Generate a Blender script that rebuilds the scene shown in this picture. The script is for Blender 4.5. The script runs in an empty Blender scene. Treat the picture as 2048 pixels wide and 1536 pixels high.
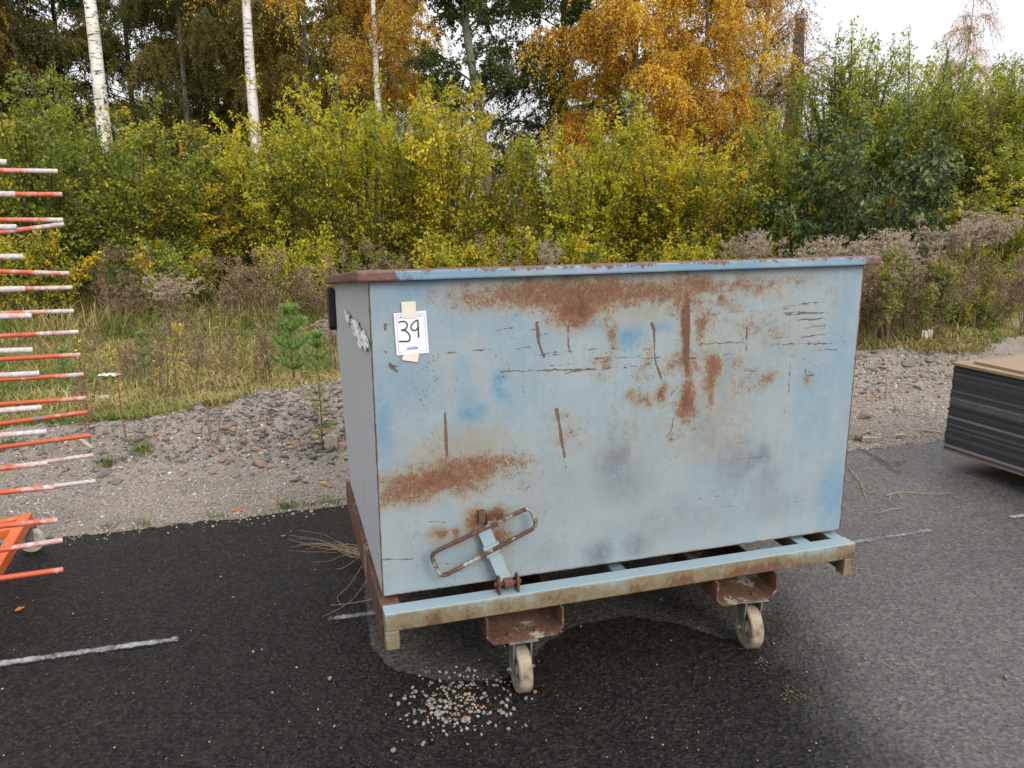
import bpy, math, random
import numpy as np
from mathutils import Vector, Matrix, Quaternion

random.seed(7)
RNG = np.random.default_rng(11)
SC = bpy.context.scene
COL = SC.collection
rad = math.radians

# ------------------------------------------------------------------ camera
F_PX, PITCH, ROLL, CAM_H = 1567.3, 0.22523, -0.006576, 1.65
_f = np.array([0, math.cos(PITCH), -math.sin(PITCH)])
_r0 = np.array([1.0, 0, 0])
_u0 = np.cross(_r0, _f)
_rt = math.cos(ROLL) * _r0 + math.sin(ROLL) * _u0
_up = -math.sin(ROLL) * _r0 + math.cos(ROLL) * _u0
cam = bpy.data.cameras.new('camera')
cam.sensor_width = 36.0
cam.lens = F_PX / 2048 * 36.0
cam.clip_start, cam.clip_end = 0.05, 3000
camo = bpy.data.objects.new('camera', cam)
COL.objects.link(camo)
camo.matrix_world = Matrix(((_rt[0], _up[0], -_f[0], 0), (_rt[1], _up[1], -_f[1], 0),
                            (_rt[2], _up[2], -_f[2], CAM_H), (0, 0, 0, 1)))
SC.camera = camo

# ------------------------------------------------------------------ light
SUN_EL, SUN_AZ = rad(33), rad(150)         # azimuth measured from +Y towards +X (veiled sun over the viewer's right shoulder)
world = bpy.data.worlds.new('World')
SC.world = world
world.use_nodes = True
wn, wl = world.node_tree.nodes, world.node_tree.links
wn.clear()
wout = wn.new('ShaderNodeOutputWorld')
sky = wn.new('ShaderNodeTexSky')
sky.sky_type = 'NISHITA'
sky.sun_disc = False
sky.sun_elevation = SUN_EL
sky.sun_rotation = SUN_AZ
sky.air_density, sky.dust_density, sky.ozone_density = 1.0, 4.0, 1.0
bg1 = wn.new('ShaderNodeBackground')
bg1.inputs['Strength'].default_value = 0.05
veil = wn.new('ShaderNodeHueSaturation')          # thin cloud takes the blue out of the sky light
veil.inputs['Saturation'].default_value = 0.25
wl.new(sky.outputs[0], veil.inputs['Color'])
wl.new(veil.outputs[0], bg1.inputs['Color'])
# even cloud deck, brighter overhead as an overcast sky is
tc = wn.new('ShaderNodeTexCoord')
sep = wn.new('ShaderNodeSeparateXYZ')
wl.new(tc.outputs['Generated'], sep.inputs[0])
mr = wn.new('ShaderNodeMapRange')
mr.inputs['From Min'].default_value = 0.0
mr.inputs['From Max'].default_value = 1.0
mr.inputs['To Min'].default_value = 0.47
mr.inputs['To Max'].default_value = 1.72
wl.new(sep.outputs['Z'], mr.inputs['Value'])
cn = wn.new('ShaderNodeTexNoise')
cn.inputs['Scale'].default_value = 2.2
cn.inputs['Detail'].default_value = 5
wl.new(tc.outputs['Generated'], cn.inputs['Vector'])
cr = wn.new('ShaderNodeValToRGB')
cr.color_ramp.elements[0].position = 0.3
cr.color_ramp.elements[0].color = (0.84, 0.85, 0.90, 1)
cr.color_ramp.elements[1].position = 0.7
cr.color_ramp.elements[1].color = (1.0, 0.99, 0.99, 1)
wl.new(cn.outputs['Fac'], cr.inputs['Fac'])
bg2 = wn.new('ShaderNodeBackground')
wl.new(cr.outputs['Color'], bg2.inputs['Color'])
wl.new(mr.outputs['Result'], bg2.inputs['Strength'])
addw = wn.new('ShaderNodeAddShader')
wl.new(bg1.outputs[0], addw.inputs[0])
wl.new(bg2.outputs[0], addw.inputs[1])
wl.new(addw.outputs[0], wout.inputs['Surface'])

sun = bpy.data.lights.new('sun', 'SUN')
sun.energy = 1.5
sun.angle = rad(26)
sun.color = (1.0, 0.95, 0.86)
suno = bpy.data.objects.new('sun', sun)
COL.objects.link(suno)
_sd = Vector((math.sin(SUN_AZ) * math.cos(SUN_EL), math.cos(SUN_AZ) * math.cos(SUN_EL), math.sin(SUN_EL)))
suno.rotation_mode = 'QUATERNION'
suno.rotation_quaternion = _sd.to_track_quat('Z', 'Y')
suno.location = (0, 0, 20)

SC.view_settings.view_transform = 'Standard'
SC.view_settings.look = 'None'
SC.view_settings.exposure = 0.36
SC.view_settings.gamma = 1.0
SC.view_settings.use_curve_mapping = False
SC.cycles.max_bounces = 8
SC.cycles.transparent_max_bounces = 8
SC.cycles.use_denoising = True

# ------------------------------------------------------------------ small tools
def ray(px, py):
    return _f + _rt * (px - 1024) / F_PX - _up * (py - 768) / F_PX

def ground(px, py, z=0.0):
    """survey: the place on the level z seen at a point of the photograph"""
    d = ray(px, py)
    return np.array([0, 0, CAM_H]) + d * (z - CAM_H) / d[2]

def at_depth(px, py, Y):
    d = ray(px, py)
    return np.array([0, 0, CAM_H]) + d * (Y / d[1])

def vnoise(x, y, seed=0):
    x = np.asarray(x, float); y = np.asarray(y, float)
    xi = np.floor(x).astype(np.int64); yi = np.floor(y).astype(np.int64)
    fx = x - xi; fy = y - yi
    fx = fx * fx * (3 - 2 * fx); fy = fy * fy * (3 - 2 * fy)
    def h(a, b):
        n = (a * 374761393 + b * 668265263 + seed * 1442695041) & 0x7fffffff
        n = ((n ^ (n >> 13)) * 1274126177) & 0x7fffffff
        return ((n ^ (n >> 16)) & 0xffff) / 65535.0
    return (h(xi, yi) * (1 - fx) + h(xi + 1, yi) * fx) * (1 - fy) + (h(xi, yi + 1) * (1 - fx) + h(xi + 1, yi + 1) * fx) * fy

def fbm(x, y, seed=0, oct=4):
    s = 0; a = .5; t = 0
    for o in range(oct):
        s = s + a * vnoise(x * 2 ** o, y * 2 ** o, seed + o * 17); t += a; a *= .5
    return s / t

def smooth(a, b, x):
    t = np.clip((x - a) / (b - a), 0, 1)
    return t * t * (3 - 2 * t)

def props(o, label=None, cat=None, group=None, kind=None):
    if label: o['label'] = label
    if cat: o['category'] = cat
    if group: o['group'] = group
    if kind: o['kind'] = kind
    return o

def empty(name, loc=(0, 0, 0), rotz=0.0):
    o = bpy.data.objects.new(name, None)
    COL.objects.link(o)
    o.location = loc
    o.rotation_euler = (0, 0, rotz)
    o.empty_display_size = 0.1
    return o

def raw_mesh(name, verts, loops, totals, mat=None, smooth_=False, attrs=None, pattrs=None):
    verts = np.asarray(verts, np.float32); loops = np.asarray(loops, np.int32).ravel(); totals = np.asarray(totals, np.int32)
    me = bpy.data.meshes.new(name)
    me.vertices.add(len(verts)); me.vertices.foreach_set('co', verts.ravel())
    me.loops.add(len(loops)); me.loops.foreach_set('vertex_index', loops)
    me.polygons.add(len(totals))
    st = np.zeros(len(totals), np.int32); st[1:] = np.cumsum(totals)[:-1]
    me.polygons.foreach_set('loop_start', st)
    if smooth_: me.polygons.foreach_set('use_smooth', np.ones(len(totals), bool))
    for dom, dd in (('FACE', attrs), ('POINT', pattrs)):
        for k, v in (dd or {}).items():
            a = me.attributes.new(k, 'FLOAT', dom); a.data.foreach_set('value', np.asarray(v, np.float32))
    me.update(calc_edges=True)
    me.validate()
    if mat: me.materials.append(mat)
    return me

def link(name, me, parent=None, loc=None, mat=None):
    o = bpy.data.objects.new(name, me)
    COL.objects.link(o)
    if parent: o.parent = parent
    if name in ('seed_heads', 'plume', 'leaves', 'needles', 'foliage', 'crown', 'stalks', 'stems', 'limbs'): o['kind'] = 'stuff'
    if loc is not None: o.location = loc
    if mat is not None:
        if not me.materials: me.materials.append(mat)
        o.material_slots[0].link = 'OBJECT'; o.material_slots[0].material = mat
    return o

def dup(o, parent=None, **kw):
    c = o.copy(); COL.objects.link(c)
    if parent is not None: c.parent = parent
    for ch in o.children: dup(ch, c)
    return c

class MB:
    """collects simple solids for ONE mesh object"""
    def __init__(s): s.v = []; s.f = []
    def add(s, vs, fs):
        n = len(s.v); s.v += [tuple(map(float, p)) for p in vs]; s.f += [tuple(i + n for i in f) for f in fs]; return s
    def box(s, x0, x1, y0, y1, z0, z1):
        return s.add([(x0, y0, z0), (x1, y0, z0), (x1, y1, z0), (x0, y1, z0), (x0, y0, z1), (x1, y0, z1), (x1, y1, z1), (x0, y1, z1)],
                     [(0, 3, 2, 1), (4, 5, 6, 7), (0, 1, 5, 4), (1, 2, 6, 5), (2, 3, 7, 6), (3, 0, 4, 7)])
    def obox(s, c, ax, ay, az):
        c, ax, ay, az = map(np.array, (c, ax, ay, az))
        vs = [c + a * ax + b * ay + d * az for d in (-1, 1) for a, b in ((-1, -1), (1, -1), (1, 1), (-1, 1))]
        return s.add(vs, [(0, 3, 2, 1), (4, 5, 6, 7), (0, 1, 5, 4), (1, 2, 6, 5), (2, 3, 7, 6), (3, 0, 4, 7)])
    def prism(s, poly, p0, p1, ax, ay):
        """polygon (a,b) in axes ax, ay swept from p0 to p1"""
        ax, ay, p0, p1 = map(np.array, (ax, ay, p0, p1)); n = len(poly)
        vs = [p0 + a * ax + b * ay for a, b in poly] + [p1 + a * ax + b * ay for a, b in poly]
        fs = [tuple(range(n))[::-1], tuple(range(n, 2 * n))] + [(i, (i + 1) % n, (i + 1) % n + n, i + n) for i in range(n)]
        return s.add(vs, fs)
    def tube(s, pts, r, sides=8, closed=False, cap=True):
        pts = [np.array(p, float) for p in pts]; n = len(pts); vs = []; fs = []
        rr = r if hasattr(r, '__len__') else [r] * n
        prev = None
        for i, p in enumerate(pts):
            if closed: t = pts[(i + 1) % n] - pts[i - 1]
            else: t = pts[min(i + 1, n - 1)] - pts[max(i - 1, 0)]
            t /= np.linalg.norm(t) + 1e-9
            if prev is None:
                a = np.cross(t, (0, 0, 1));
                if np.linalg.norm(a) < .1: a = np.cross(t, (1, 0, 0))
            else: a = prev - t * (prev @ t)
            a /= np.linalg.norm(a); prev = a; b = np.cross(t, a)
            for k in range(sides):
                q = 2 * math.pi * k / sides
                vs.append(p + rr[i] * (math.cos(q) * a + math.sin(q) * b))
        m = n if closed else n - 1
        for i in range(m):
            for k in range(sides):
                j = (i + 1) % n
                fs.append((i * sides + k, i * sides + (k + 1) % sides, j * sides + (k + 1) % sides, j * sides + k))
        if not closed and cap:
            fs.append(tuple(range(sides))[::-1]); fs.append(tuple(range((n - 1) * sides, n * sides)))
        return s.add(vs, fs)
    def lathe(s, prof, c, axis, sides=20):
        """prof: (radius, along) pairs, closed solid"""
        c = np.array(c, float); t = np.array(axis, float); t /= np.linalg.norm(t)
        a = np.cross(t, (0, 0, 1.0));
        if np.linalg.norm(a) < .1: a = np.cross(t, (1.0, 0, 0))
        a /= np.linalg.norm(a); b = np.cross(t, a); n = len(prof); vs = []; fs = []
        for r_, h in prof:
            for k in range(sides):
                q = 2 * math.pi * k / sides; vs.append(c + t * h + r_ * (math.cos(q) * a + math.sin(q) * b))
        for i in range(n - 1):
            for k in range(sides):
                fs.append((i * sides + k, i * sides + (k + 1) % sides, (i + 1) * sides + (k + 1) % sides, (i + 1) * sides + k))
        fs.append(tuple(range(sides))[::-1]); fs.append(tuple(range((n - 1) * sides, n * sides)))
        return s.add(vs, fs)
    def mesh(s, name, mat=None, smooth_=False):
        me = bpy.data.meshes.new(name); me.from_pydata(s.v, [], s.f); me.update()
        import bmesh
        bm = bmesh.new(); bm.from_mesh(me); bmesh.ops.recalc_face_normals(bm, faces=bm.faces); bm.to_mesh(me); bm.free()
        if mat: me.materials.append(mat)
        if smooth_: me.polygons.foreach_set('use_smooth', np.ones(len(me.polygons), bool))
        return me
    def build(s, name, mat=None, parent=None, bevel=0.0, smooth_=False, seg=2):
        o = link(name, s.mesh(name, mat, smooth_), parent)
        if bevel:
            m = o.modifiers.new('edge', 'BEVEL'); m.width = bevel; m.segments = seg; m.limit_method = 'ANGLE'; m.angle_limit = rad(40)
        return o

# ------------------------------------------------------------------ materials
class NM:
    def __init__(s, name):
        s.m = bpy.data.materials.new(name); s.m.use_nodes = True
        s.n = s.m.node_tree.nodes; s.l = s.m.node_tree.links; s.n.clear()
        s.out = s.n.new('ShaderNodeOutputMaterial')
        s._oc = None
    def new(s, t, **kw):
        n = s.n.new(t)
        for k, v in kw.items(): setattr(n, k, v)
        return n
    def put(s, sock, v):
        if hasattr(v, 'links') or isinstance(v, bpy.types.NodeSocket): s.l.new(v, sock)
        elif v is not None:
            if sock.type == 'RGBA' and len(v) == 3: v = (*v, 1)
            sock.default_value = v
    def obj(s):
        if s._oc is None: s._oc = s.new('ShaderNodeTexCoord').outputs['Object']
        return s._oc
    def pos(s): return s.new('ShaderNodeNewGeometry').outputs['Position']
    def noise(s, scale, detail=4, rough=.55, vec=None, dist=0.0):
        n = s.new('ShaderNodeTexNoise'); s.put(n.inputs['Vector'], vec or s.obj())
        n.inputs['Scale'].default_value = scale; n.inputs['Detail'].default_value = detail; n.inputs['Roughness'].default_value = rough
        n.inputs['Distortion'].default_value = dist
        return n.outputs['Fac']
    def voro(s, scale, vec=None, feature='F1', out='Distance'):
        n = s.new('ShaderNodeTexVoronoi'); n.feature = feature; s.put(n.inputs['Vector'], vec or s.obj()); n.inputs['Scale'].default_value = scale
        return n.outputs[out]
    def scaled(s, v3, vec=None):
        n = s.new('ShaderNodeMapping'); s.put(n.inputs['Vector'], vec or s.obj()); n.inputs['Scale'].default_value = v3
        return n.outputs[0]
    def math(s, op, a, b=None, c=None, clamp=False):
        n = s.new('ShaderNodeMath'); n.operation = op; n.use_clamp = clamp
        s.put(n.inputs[0], a)
        if b is not None: s.put(n.inputs[1], b)
        if c is not None: s.put(n.inputs[2], c)
        return n.outputs[0]
    def step(s, v, a, b, lo=0.0, hi=1.0):
        n = s.new('ShaderNodeMapRange'); n.interpolation_type = 'SMOOTHSTEP'
        s.put(n.inputs['Value'], v); n.inputs['From Min'].default_value = a; n.inputs['From Max'].default_value = b
        n.inputs['To Min'].default_value = lo; n.inputs['To Max'].default_value = hi
        return n.outputs[0]
    def mix(s, f, a, b, blend='MIX'):
        n = s.new('ShaderNodeMix'); n.data_type = 'RGBA'; n.blend_type = blend
        s.put(n.inputs['Factor'], f); s.put(n.inputs[6], a); s.put(n.inputs[7], b)
        return n.outputs[2]
    def ramp(s, f, stops, interp='LINEAR'):
        n = s.new('ShaderNodeValToRGB'); s.put(n.inputs[0], f); e = n.color_ramp.elements; n.color_ramp.interpolation = interp
        while len(e) < len(stops): e.new(1.0)
        for el, (p, c) in zip(e, stops): el.position = p; el.color = (*c, 1) if len(c) == 3 else c
        return n.outputs[0]
    def attr(s, name):
        n = s.new('ShaderNodeAttribute'); n.attribute_name = name
        return n.outputs['Fac']
    def rnd(s): return s.new('ShaderNodeObjectInfo').outputs['Random']
    def bump(s, h, dist=.01, strength=1.0):
        n = s.new('ShaderNodeBump'); n.inputs['Distance'].default_value = dist; n.inputs['Strength'].default_value = strength; s.put(n.inputs['Height'], h)
        return n.outputs[0]
    def bsdf(s, color, rough=.6, spec=.4, metal=0.0, normal=None, **kw):
        n = s.new('ShaderNodeBsdfPrincipled')
        s.put(n.inputs['Base Color'], color); s.put(n.inputs['Roughness'], rough); s.put(n.inputs['Specular IOR Level'], spec); s.put(n.inputs['Metallic'], metal)
        if normal is not None: s.put(n.inputs['Normal'], normal)
        return n.outputs[0]
    def done(s, sh): s.l.new(sh, s.out.inputs['Surface']); return s.m

BLUE_A, BLUE_B = (0.36, 0.50, 0.56), (0.20, 0.40, 0.56)

def rust_color(k, sc=60.0):
    return k.ramp(k.math('ADD', k.math('MULTIPLY', k.noise(sc, 5, .7), .6), k.math('MULTIPLY', k.noise(8, 4, .6), .4)), [(.32, (.038, .02, .017)), (.48, (.085, .039, .027)), (.62, (.135, .068, .037)), (.75, (.19, .115, .06))])

def worn_paint(name, c1, c2, amount=.5, sc=9.0, edge=.0, streak=True, light=(.42, .46, .40), rough=.5):
    """flaking paint over rust; amount = share of bare rust"""
    k = NM(name)
    rc = rust_color(k)
    paint = k.mix(k.noise(6, 3), c1, c2)
    paint = k.mix(k.step(k.noise(22, 6, .7), .5, .75), paint, light)
    v = k.scaled((1, 1, .35)) if streak else None
    big = k.noise(sc, 3, .5, v)
    fine = k.noise(sc * 9, 6, .75)
    m = k.math('ADD', k.math('MULTIPLY', big, .72), k.math('MULTIPLY', fine, .38))
    if edge:
        b = k.new('ShaderNodeBevel'); b.samples = 4; b.inputs['Radius'].default_value = .014
        g = k.new('ShaderNodeNewGeometry')
        d = k.new('ShaderNodeVectorMath'); d.operation = 'DOT_PRODUCT'
        k.l.new(b.outputs[0], d.inputs[0]); k.l.new(g.outputs['Normal'], d.inputs[1])
        m = k.math('ADD', m, k.math('MULTIPLY', k.math('SUBTRACT', 1.0, d.outputs['Value']), edge))
    th = .55 + (.5 - amount) * .5
    mask = k.step(m, th - .02, th + .03)
    halo = k.step(m, th - .14, th + .02)
    col = k.mix(k.math('MULTIPLY', halo, .55), paint, (.33, .22, .10))
    col = k.mix(mask, col, rc)
    return k.done(k.bsdf(col, k.step(mask, 0, 1, rough, .85), .35, normal=k.bump(k.math('ADD', k.math('MULTIPLY', mask, .6), fine), .0025, .5)))

def plain(name, color, rough=.6, var=.15, sc=20, spec=.4, bumpd=.002, metal=0.0):
    k = NM(name)
    n = k.noise(sc, 6, .65)
    dark = tuple(c * (1 - var * 1.6) for c in color); lite = tuple(min(1, c * (1 + var)) for c in color)
    return k.done(k.bsdf(k.ramp(n, [(.25, dark), (.75, lite)]), rough, spec, metal, k.bump(n, bumpd, .6)))

def leaf_mat(name, stops, trans=.52, rough=.5):
    k = NM(name)
    t = k.attr('tint')
    c = k.ramp(t, stops)
    p = k.bsdf(c, rough, .25)
    tr = k.new('ShaderNodeBsdfTranslucent'); k.put(tr.inputs['Color'], k.mix(.5, c, k.mix(1.0, c, (1.0, .95, .5), 'MULTIPLY')))
    mx = k.new('ShaderNodeMixShader'); mx.inputs[0].default_value = trans
    k.l.new(p, mx.inputs[1]); k.l.new(tr.outputs[0], mx.inputs[2])
    return k.done(mx.outputs[0])

# ================================================================== MATERIALS
def mat_asphalt():
    k = NM('asphalt')
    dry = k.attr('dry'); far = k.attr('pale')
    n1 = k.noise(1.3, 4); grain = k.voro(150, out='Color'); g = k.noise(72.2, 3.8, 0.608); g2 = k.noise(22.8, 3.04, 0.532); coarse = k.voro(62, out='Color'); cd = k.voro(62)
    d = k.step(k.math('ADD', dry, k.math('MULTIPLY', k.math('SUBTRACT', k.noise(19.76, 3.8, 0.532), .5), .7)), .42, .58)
    p = k.step(k.math('ADD', far, k.math('MULTIPLY', k.math('SUBTRACT', k.noise(2.66, 4.56, 0.532), .5), .8)), .1, 1.0)  # sky reflection on the damp asphalt, painted in as a paler zone
    stone = k.ramp(grain, [(.0, (0.00684, 0.006232, 0.00608)), (.55, (0.01368, 0.01254, 0.01216)), (.82, (0.02736, 0.02508, 0.02432)), (.97, (0.076, 0.0684, 0.0646))])
    stone2 = k.ramp(grain, [(.0, (0.0266, 0.02508, 0.02508)), (.5, (0.0646, 0.0608, 0.05852)), (.85, (0.1064, 0.0988, 0.095)), (.97, (0.1672, 0.152, 0.1406))])
    stone = k.mix(k.step(coarse, .45, .9, 0, .6), stone, (0.0342, 0.03116, 0.02964))
    stone2 = k.mix(.45, stone2, k.ramp(coarse, [(.0, (0.0228, 0.02128, 0.02128)), (.35, (0.057, 0.0532, 0.05092)), (.7, (0.114, 0.1049, 0.0988)), (.95, (0.1824, 0.1634, 0.152))]))
    stone2 = k.mix(k.step(k.noise(57, 3.04, 0.608), .52, .66, 0, .75), stone2, (0.01672, 0.0152, 0.0152))
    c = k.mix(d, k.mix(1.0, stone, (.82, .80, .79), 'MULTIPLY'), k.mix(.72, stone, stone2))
    c = k.mix(k.math('MULTIPLY', p, .95), c, stone2)  # reflected sky put into the base colour
    c = k.mix(k.step(n1, .35, .7, 0, .35), c, k.mix(1.0, c, (.62, .60, .60), 'MULTIPLY'))
    c = k.mix(k.step(g2, .62, .75, 0, .5), c, (0.0076, 0.0076, 0.0076))
    c = k.mix(k.step(k.noise(.55, 5, .65, dist=.6), .50, .66, 0, .35), c, k.mix(1.0, c, (1.7, 1.62, 1.55), 'MULTIPLY'))
    c = k.mix(k.step(k.noise(2.4, 6, .75, dist=1.2), .60, .70, 0, .5), c, k.mix(1.0, c, (.5, .48, .47), 'MULTIPLY'))
    wet_off_sheen = k.math('SUBTRACT', 1.0, k.math('MAXIMUM', d, p))  # outside the dry patch and the painted sky sheen
    ro = k.math('ADD', .62, k.math('MULTIPLY', wet_off_sheen, -.14))
    h = k.math('ADD', k.math('MULTIPLY', cd, 1.2), k.math('ADD', k.math('MULTIPLY', g, .8), k.math('MULTIPLY', g2, .9)))
    return k.done(k.bsdf(c, ro, k.math('ADD', .10, k.math('MULTIPLY', p, .45)), normal=k.bump(h, .006, .6)))

def mat_ground():
    """gravel near the asphalt, dry meadow soil behind"""
    k = NM('gravel_ground')
    ga = k.attr('gravel')
    cell = k.voro(85, out='Color'); cell2 = k.voro(170, out='Color')
    st = k.ramp(cell, [(0, (0.11, 0.0969, 0.08456)), (.35, (0.2091, 0.1874, 0.1623)), (.6, (0.3082, 0.273, 0.2324)), (.8, (0.3299, 0.2275, 0.1836)), (.95, (0.5057, 0.4773, 0.422))])
    st2 = k.ramp(cell2, [(0, (0.1317, 0.1137, 0.09752)), (.5, (0.2641, 0.2275, 0.1951)), (.85, (0.374, 0.3067, 0.2491)), (1, (0.5498, 0.5229, 0.4655))])
    c = k.mix(.55, st, st2)
    c = k.mix(k.step(k.noise(1.6, 5), .4, .7, 0, .4), c, k.mix(1.0, c, (.66, .63, .58), 'MULTIPLY'))
    soil = k.ramp(k.noise(3.08, 8.4, 0.98), [(.2, (0.07, 0.07, 0.0252)), (.42, (0.168, 0.14, 0.056)), (.6, (0.238, 0.182, 0.091)), (.8, (0.14, 0.154, 0.042))])
    soil = k.mix(k.step(k.noise(60, 5, .8), .35, .75), k.mix(1.0, soil, (.55, .5, .45), 'MULTIPLY'), soil)
    m = k.step(k.math('ADD', ga, k.math('MULTIPLY', k.math('SUBTRACT', k.noise(7, 6, .75), .5), .9)), .4, .6)
    h = k.math('ADD', k.math('MULTIPLY', k.voro(85), 1.0), k.math('MULTIPLY', k.voro(170), .6))
    return k.done(k.bsdf(k.mix(m, soil, c), .9, .2, normal=k.bump(h, .012, .9)))

def mat_panel():
    k = NM('panel_paint')
    ru, bl, gr, sc, sp = (k.attr(a) for a in ('rust', 'blue', 'grime', 'scratch', 'stain'))
    n_big = k.noise(2.6, 5, .6); n_v = k.noise(7, 5, .6, k.scaled((1.6, 1, .35))); fine = k.noise(210, 6, .88, k.scaled((1, 1, .55))); mid = k.noise(34, 5, .7)
    base = k.mix(k.step(n_big, .32, .68), (0.243, 0.283, 0.297), (0.1944, 0.2657, 0.3078))
    base = k.mix(k.step(n_v, .40, .72, 0, .6), base, (0.2646, 0.283, 0.2754))
    base = k.mix(k.math('MULTIPLY', bl, k.step(mid, .2, .6, .6, 1.0)), base, (0.06696, 0.189, 0.3078))
    base = k.mix(k.step(k.noise(75.6, 6.48, 0.864), .55, .8, 0, .4), base, (0.297, 0.3294, 0.3402))
    drip = k.noise(46, 5, .75, k.scaled((1, 1, .06))); base = k.mix(k.step(drip, .50, .68, 0, .2), base, k.mix(1.0, base, (.74, .76, .78), 'MULTIPLY')); base = k.mix(k.step(drip, .46, .30, 0, .2), base, (.30, .33, .335))
    chalk = k.noise(16, 6, .8); base = k.mix(k.step(chalk, .52, .62, 0, .35), base, (.27, .30, .305)); base = k.mix(k.step(chalk, .44, .34, 0, .4), base, (.15, .205, .235))
    gg = k.math('MULTIPLY', gr, k.step(k.math('ADD', k.math('MULTIPLY', mid, .5), k.math('MULTIPLY', n_v, .5)), .3, .62, .3, 1.0))
    base = k.mix(k.math('MULTIPLY', gg, 1.0), base, (.095, .108, .132))
    base = k.mix(k.math('MULTIPLY', k.step(k.noise(120, 5, .85), .52, .70), k.math('MULTIPLY', gr, .75)), base, (.07, .08, .10))
    st = k.math('ADD', sp, k.math('MULTIPLY', k.math('SUBTRACT', mid, .5), .8))
    base = k.mix(k.step(st, .12, .95, 0, .8), base, (.225, .175, .10))
    # rust breaks through in speckles
    speck = k.math('ADD', k.math('MULTIPLY', k.math('SUBTRACT', fine, .5), 2.9), k.math('MULTIPLY', k.math('SUBTRACT', mid, .5), 1.3))
    r = k.math('ADD', ru, speck)
    rm = k.math('MULTIPLY', k.step(r, .52, .72), k.step(ru, .10, .22))
    rc = k.ramp(k.math('ADD', k.math('MULTIPLY', k.noise(40, 6, .75), .75), k.math('MULTIPLY', k.math('SUBTRACT', 1.15, ru), .30)),
                [(.34, (.095, .043, .031)), (.50, (.16, .075, .042)), (.70, (.24, .14, .066))])
    col = k.mix(rm, base, rc)
    s = k.math('ADD', sc, k.math('MULTIPLY', k.math('SUBTRACT', k.noise(90, 5, .8), .5), 1.3))
    sm = k.step(s, .45, .62)
    col = k.mix(k.math('MULTIPLY', sm, .9), col, (.105, .054, .038))
    sp1 = k.voro(75, out='Distance'); dens = k.noise(4, 4)
    specks = k.step(k.math('ADD', sp1, k.math('MULTIPLY', dens, .6)), .385, .42, 1.0, 0.0)
    col = k.mix(k.math('MULTIPLY', specks, .85), col, (.12, .065, .045))
    hh = k.math('ADD', k.math('MULTIPLY', k.math('MAXIMUM', rm, sm), -1.0), k.math('MULTIPLY', fine, .5))
    rough = k.step(k.math('MAXIMUM', rm, sm), 0, 1, .5, .85)
    return k.done(k.bsdf(col, rough, .35, normal=k.bump(hh, .002, .45)))

M = {}
M['asphalt'] = mat_asphalt()
M['ground'] = mat_ground()
M['panel'] = mat_panel()
M['side_paint'] = worn_paint('side_paint', (.40, .425, .44), (.33, .375, .41), .06, 7, 0, True, (.44, .46, .46))
k = NM('rim_paint')          # paint worn off the top edge and the corners, flaking downwards in tongues
sx = k.new('ShaderNodeSeparateXYZ'); k.l.new(k.obj(), sx.inputs[0]); g_ = k.new('ShaderNodeNewGeometry'); sn = k.new('ShaderNodeSeparateXYZ'); k.l.new(g_.outputs['Normal'], sn.inputs[0])
nf = k.noise(30, 7, .85, k.scaled((1, 1, .5))); nb2 = k.noise(9, 5, .8)
lev = k.math('ADD', sx.outputs['Z'], k.math('ADD', k.math('MULTIPLY', k.math('SUBTRACT', nf, .5), .085), k.math('MULTIPLY', k.math('SUBTRACT', nb2, .5), .075)))
mk = k.math('MAXIMUM', k.step(lev, 1.4545, 1.4575), k.step(k.math('ADD', k.math('MULTIPLY', sx.outputs['X'], -1.6), k.math('MULTIPLY', nf, 1.1)), .40, .46))
mk = k.math('MAXIMUM', mk, k.step(k.math('ADD', k.math('MULTIPLY', sx.outputs['X'], 1.6), k.math('MULTIPLY', nf, .7)), 3.16, 3.24))
mk = k.math('MAXIMUM', mk, k.step(k.math('ADD', k.math('MULTIPLY', sx.outputs['Y'], 1.4), nf), .66, .74))
mk = k.math('MAXIMUM', mk, k.step(k.math('ADD', sn.outputs['Z'], k.math('MULTIPLY', nf, .5)), .72, .86))
pc = k.mix(k.step(k.noise(5, 4), .4, .65), (.14, .235, .315), (.205, .275, .325))
pc = k.mix(k.step(k.noise(30, 5, .8), .60, .68), pc, (.16, .09, .07))
M['rim_paint'] = k.done(k.bsdf(k.mix(mk, pc, k.ramp(k.noise(50, 5, .7), [(.25, (.075, .038, .031)), (.55, (.135, .066, .05)), (.8, (.21, .125, .098))])), .6, .35, normal=k.bump(k.math('SUBTRACT', nf, mk), .002, .5)))
k = NM('beam_paint')
g_ = k.new('ShaderNodeNewGeometry'); sn = k.new('ShaderNodeSeparateXYZ'); k.l.new(g_.outputs['Normal'], sn.inputs[0]); sx = k.new('ShaderNodeSeparateXYZ'); k.l.new(k.obj(), sx.inputs[0])
up_ = k.step(sn.outputs['Z'], .5, .85); n1 = k.noise(3.2, 6, .7, k.scaled((1, 1, 1.4))); nf = k.noise(60, 6, .8, k.scaled((1, 1, .7))); n3 = k.noise(13, 5, .75, k.scaled((1, 1, .7)))
low = k.step(sx.outputs['Z'], .372, .318)
v = k.math('ADD', k.math('MULTIPLY', n1, .5), k.math('ADD', k.math('MULTIPLY', nf, .28), k.math('ADD', k.math('MULTIPLY', n3, .35), k.math('MULTIPLY', low, .10))))
v = k.math('ADD', .055, k.math('SUBTRACT', v, k.math('MULTIPLY', up_, .22)))
rim_ = k.step(k.math('ADD', k.math('ABSOLUTE', k.math('SUBTRACT', sn.outputs['Z'], .6)), k.math('MULTIPLY', nf, .7)), .46, .56, 1.0, 0.0)
pc = k.mix(n3, (.20, .265, .28), (.235, .275, .225)); pc = k.mix(up_, pc, (.215, .29, .33)); pc = k.mix(k.step(nf, .55, .75, 0, .5), pc, (.29, .30, .22))
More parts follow.
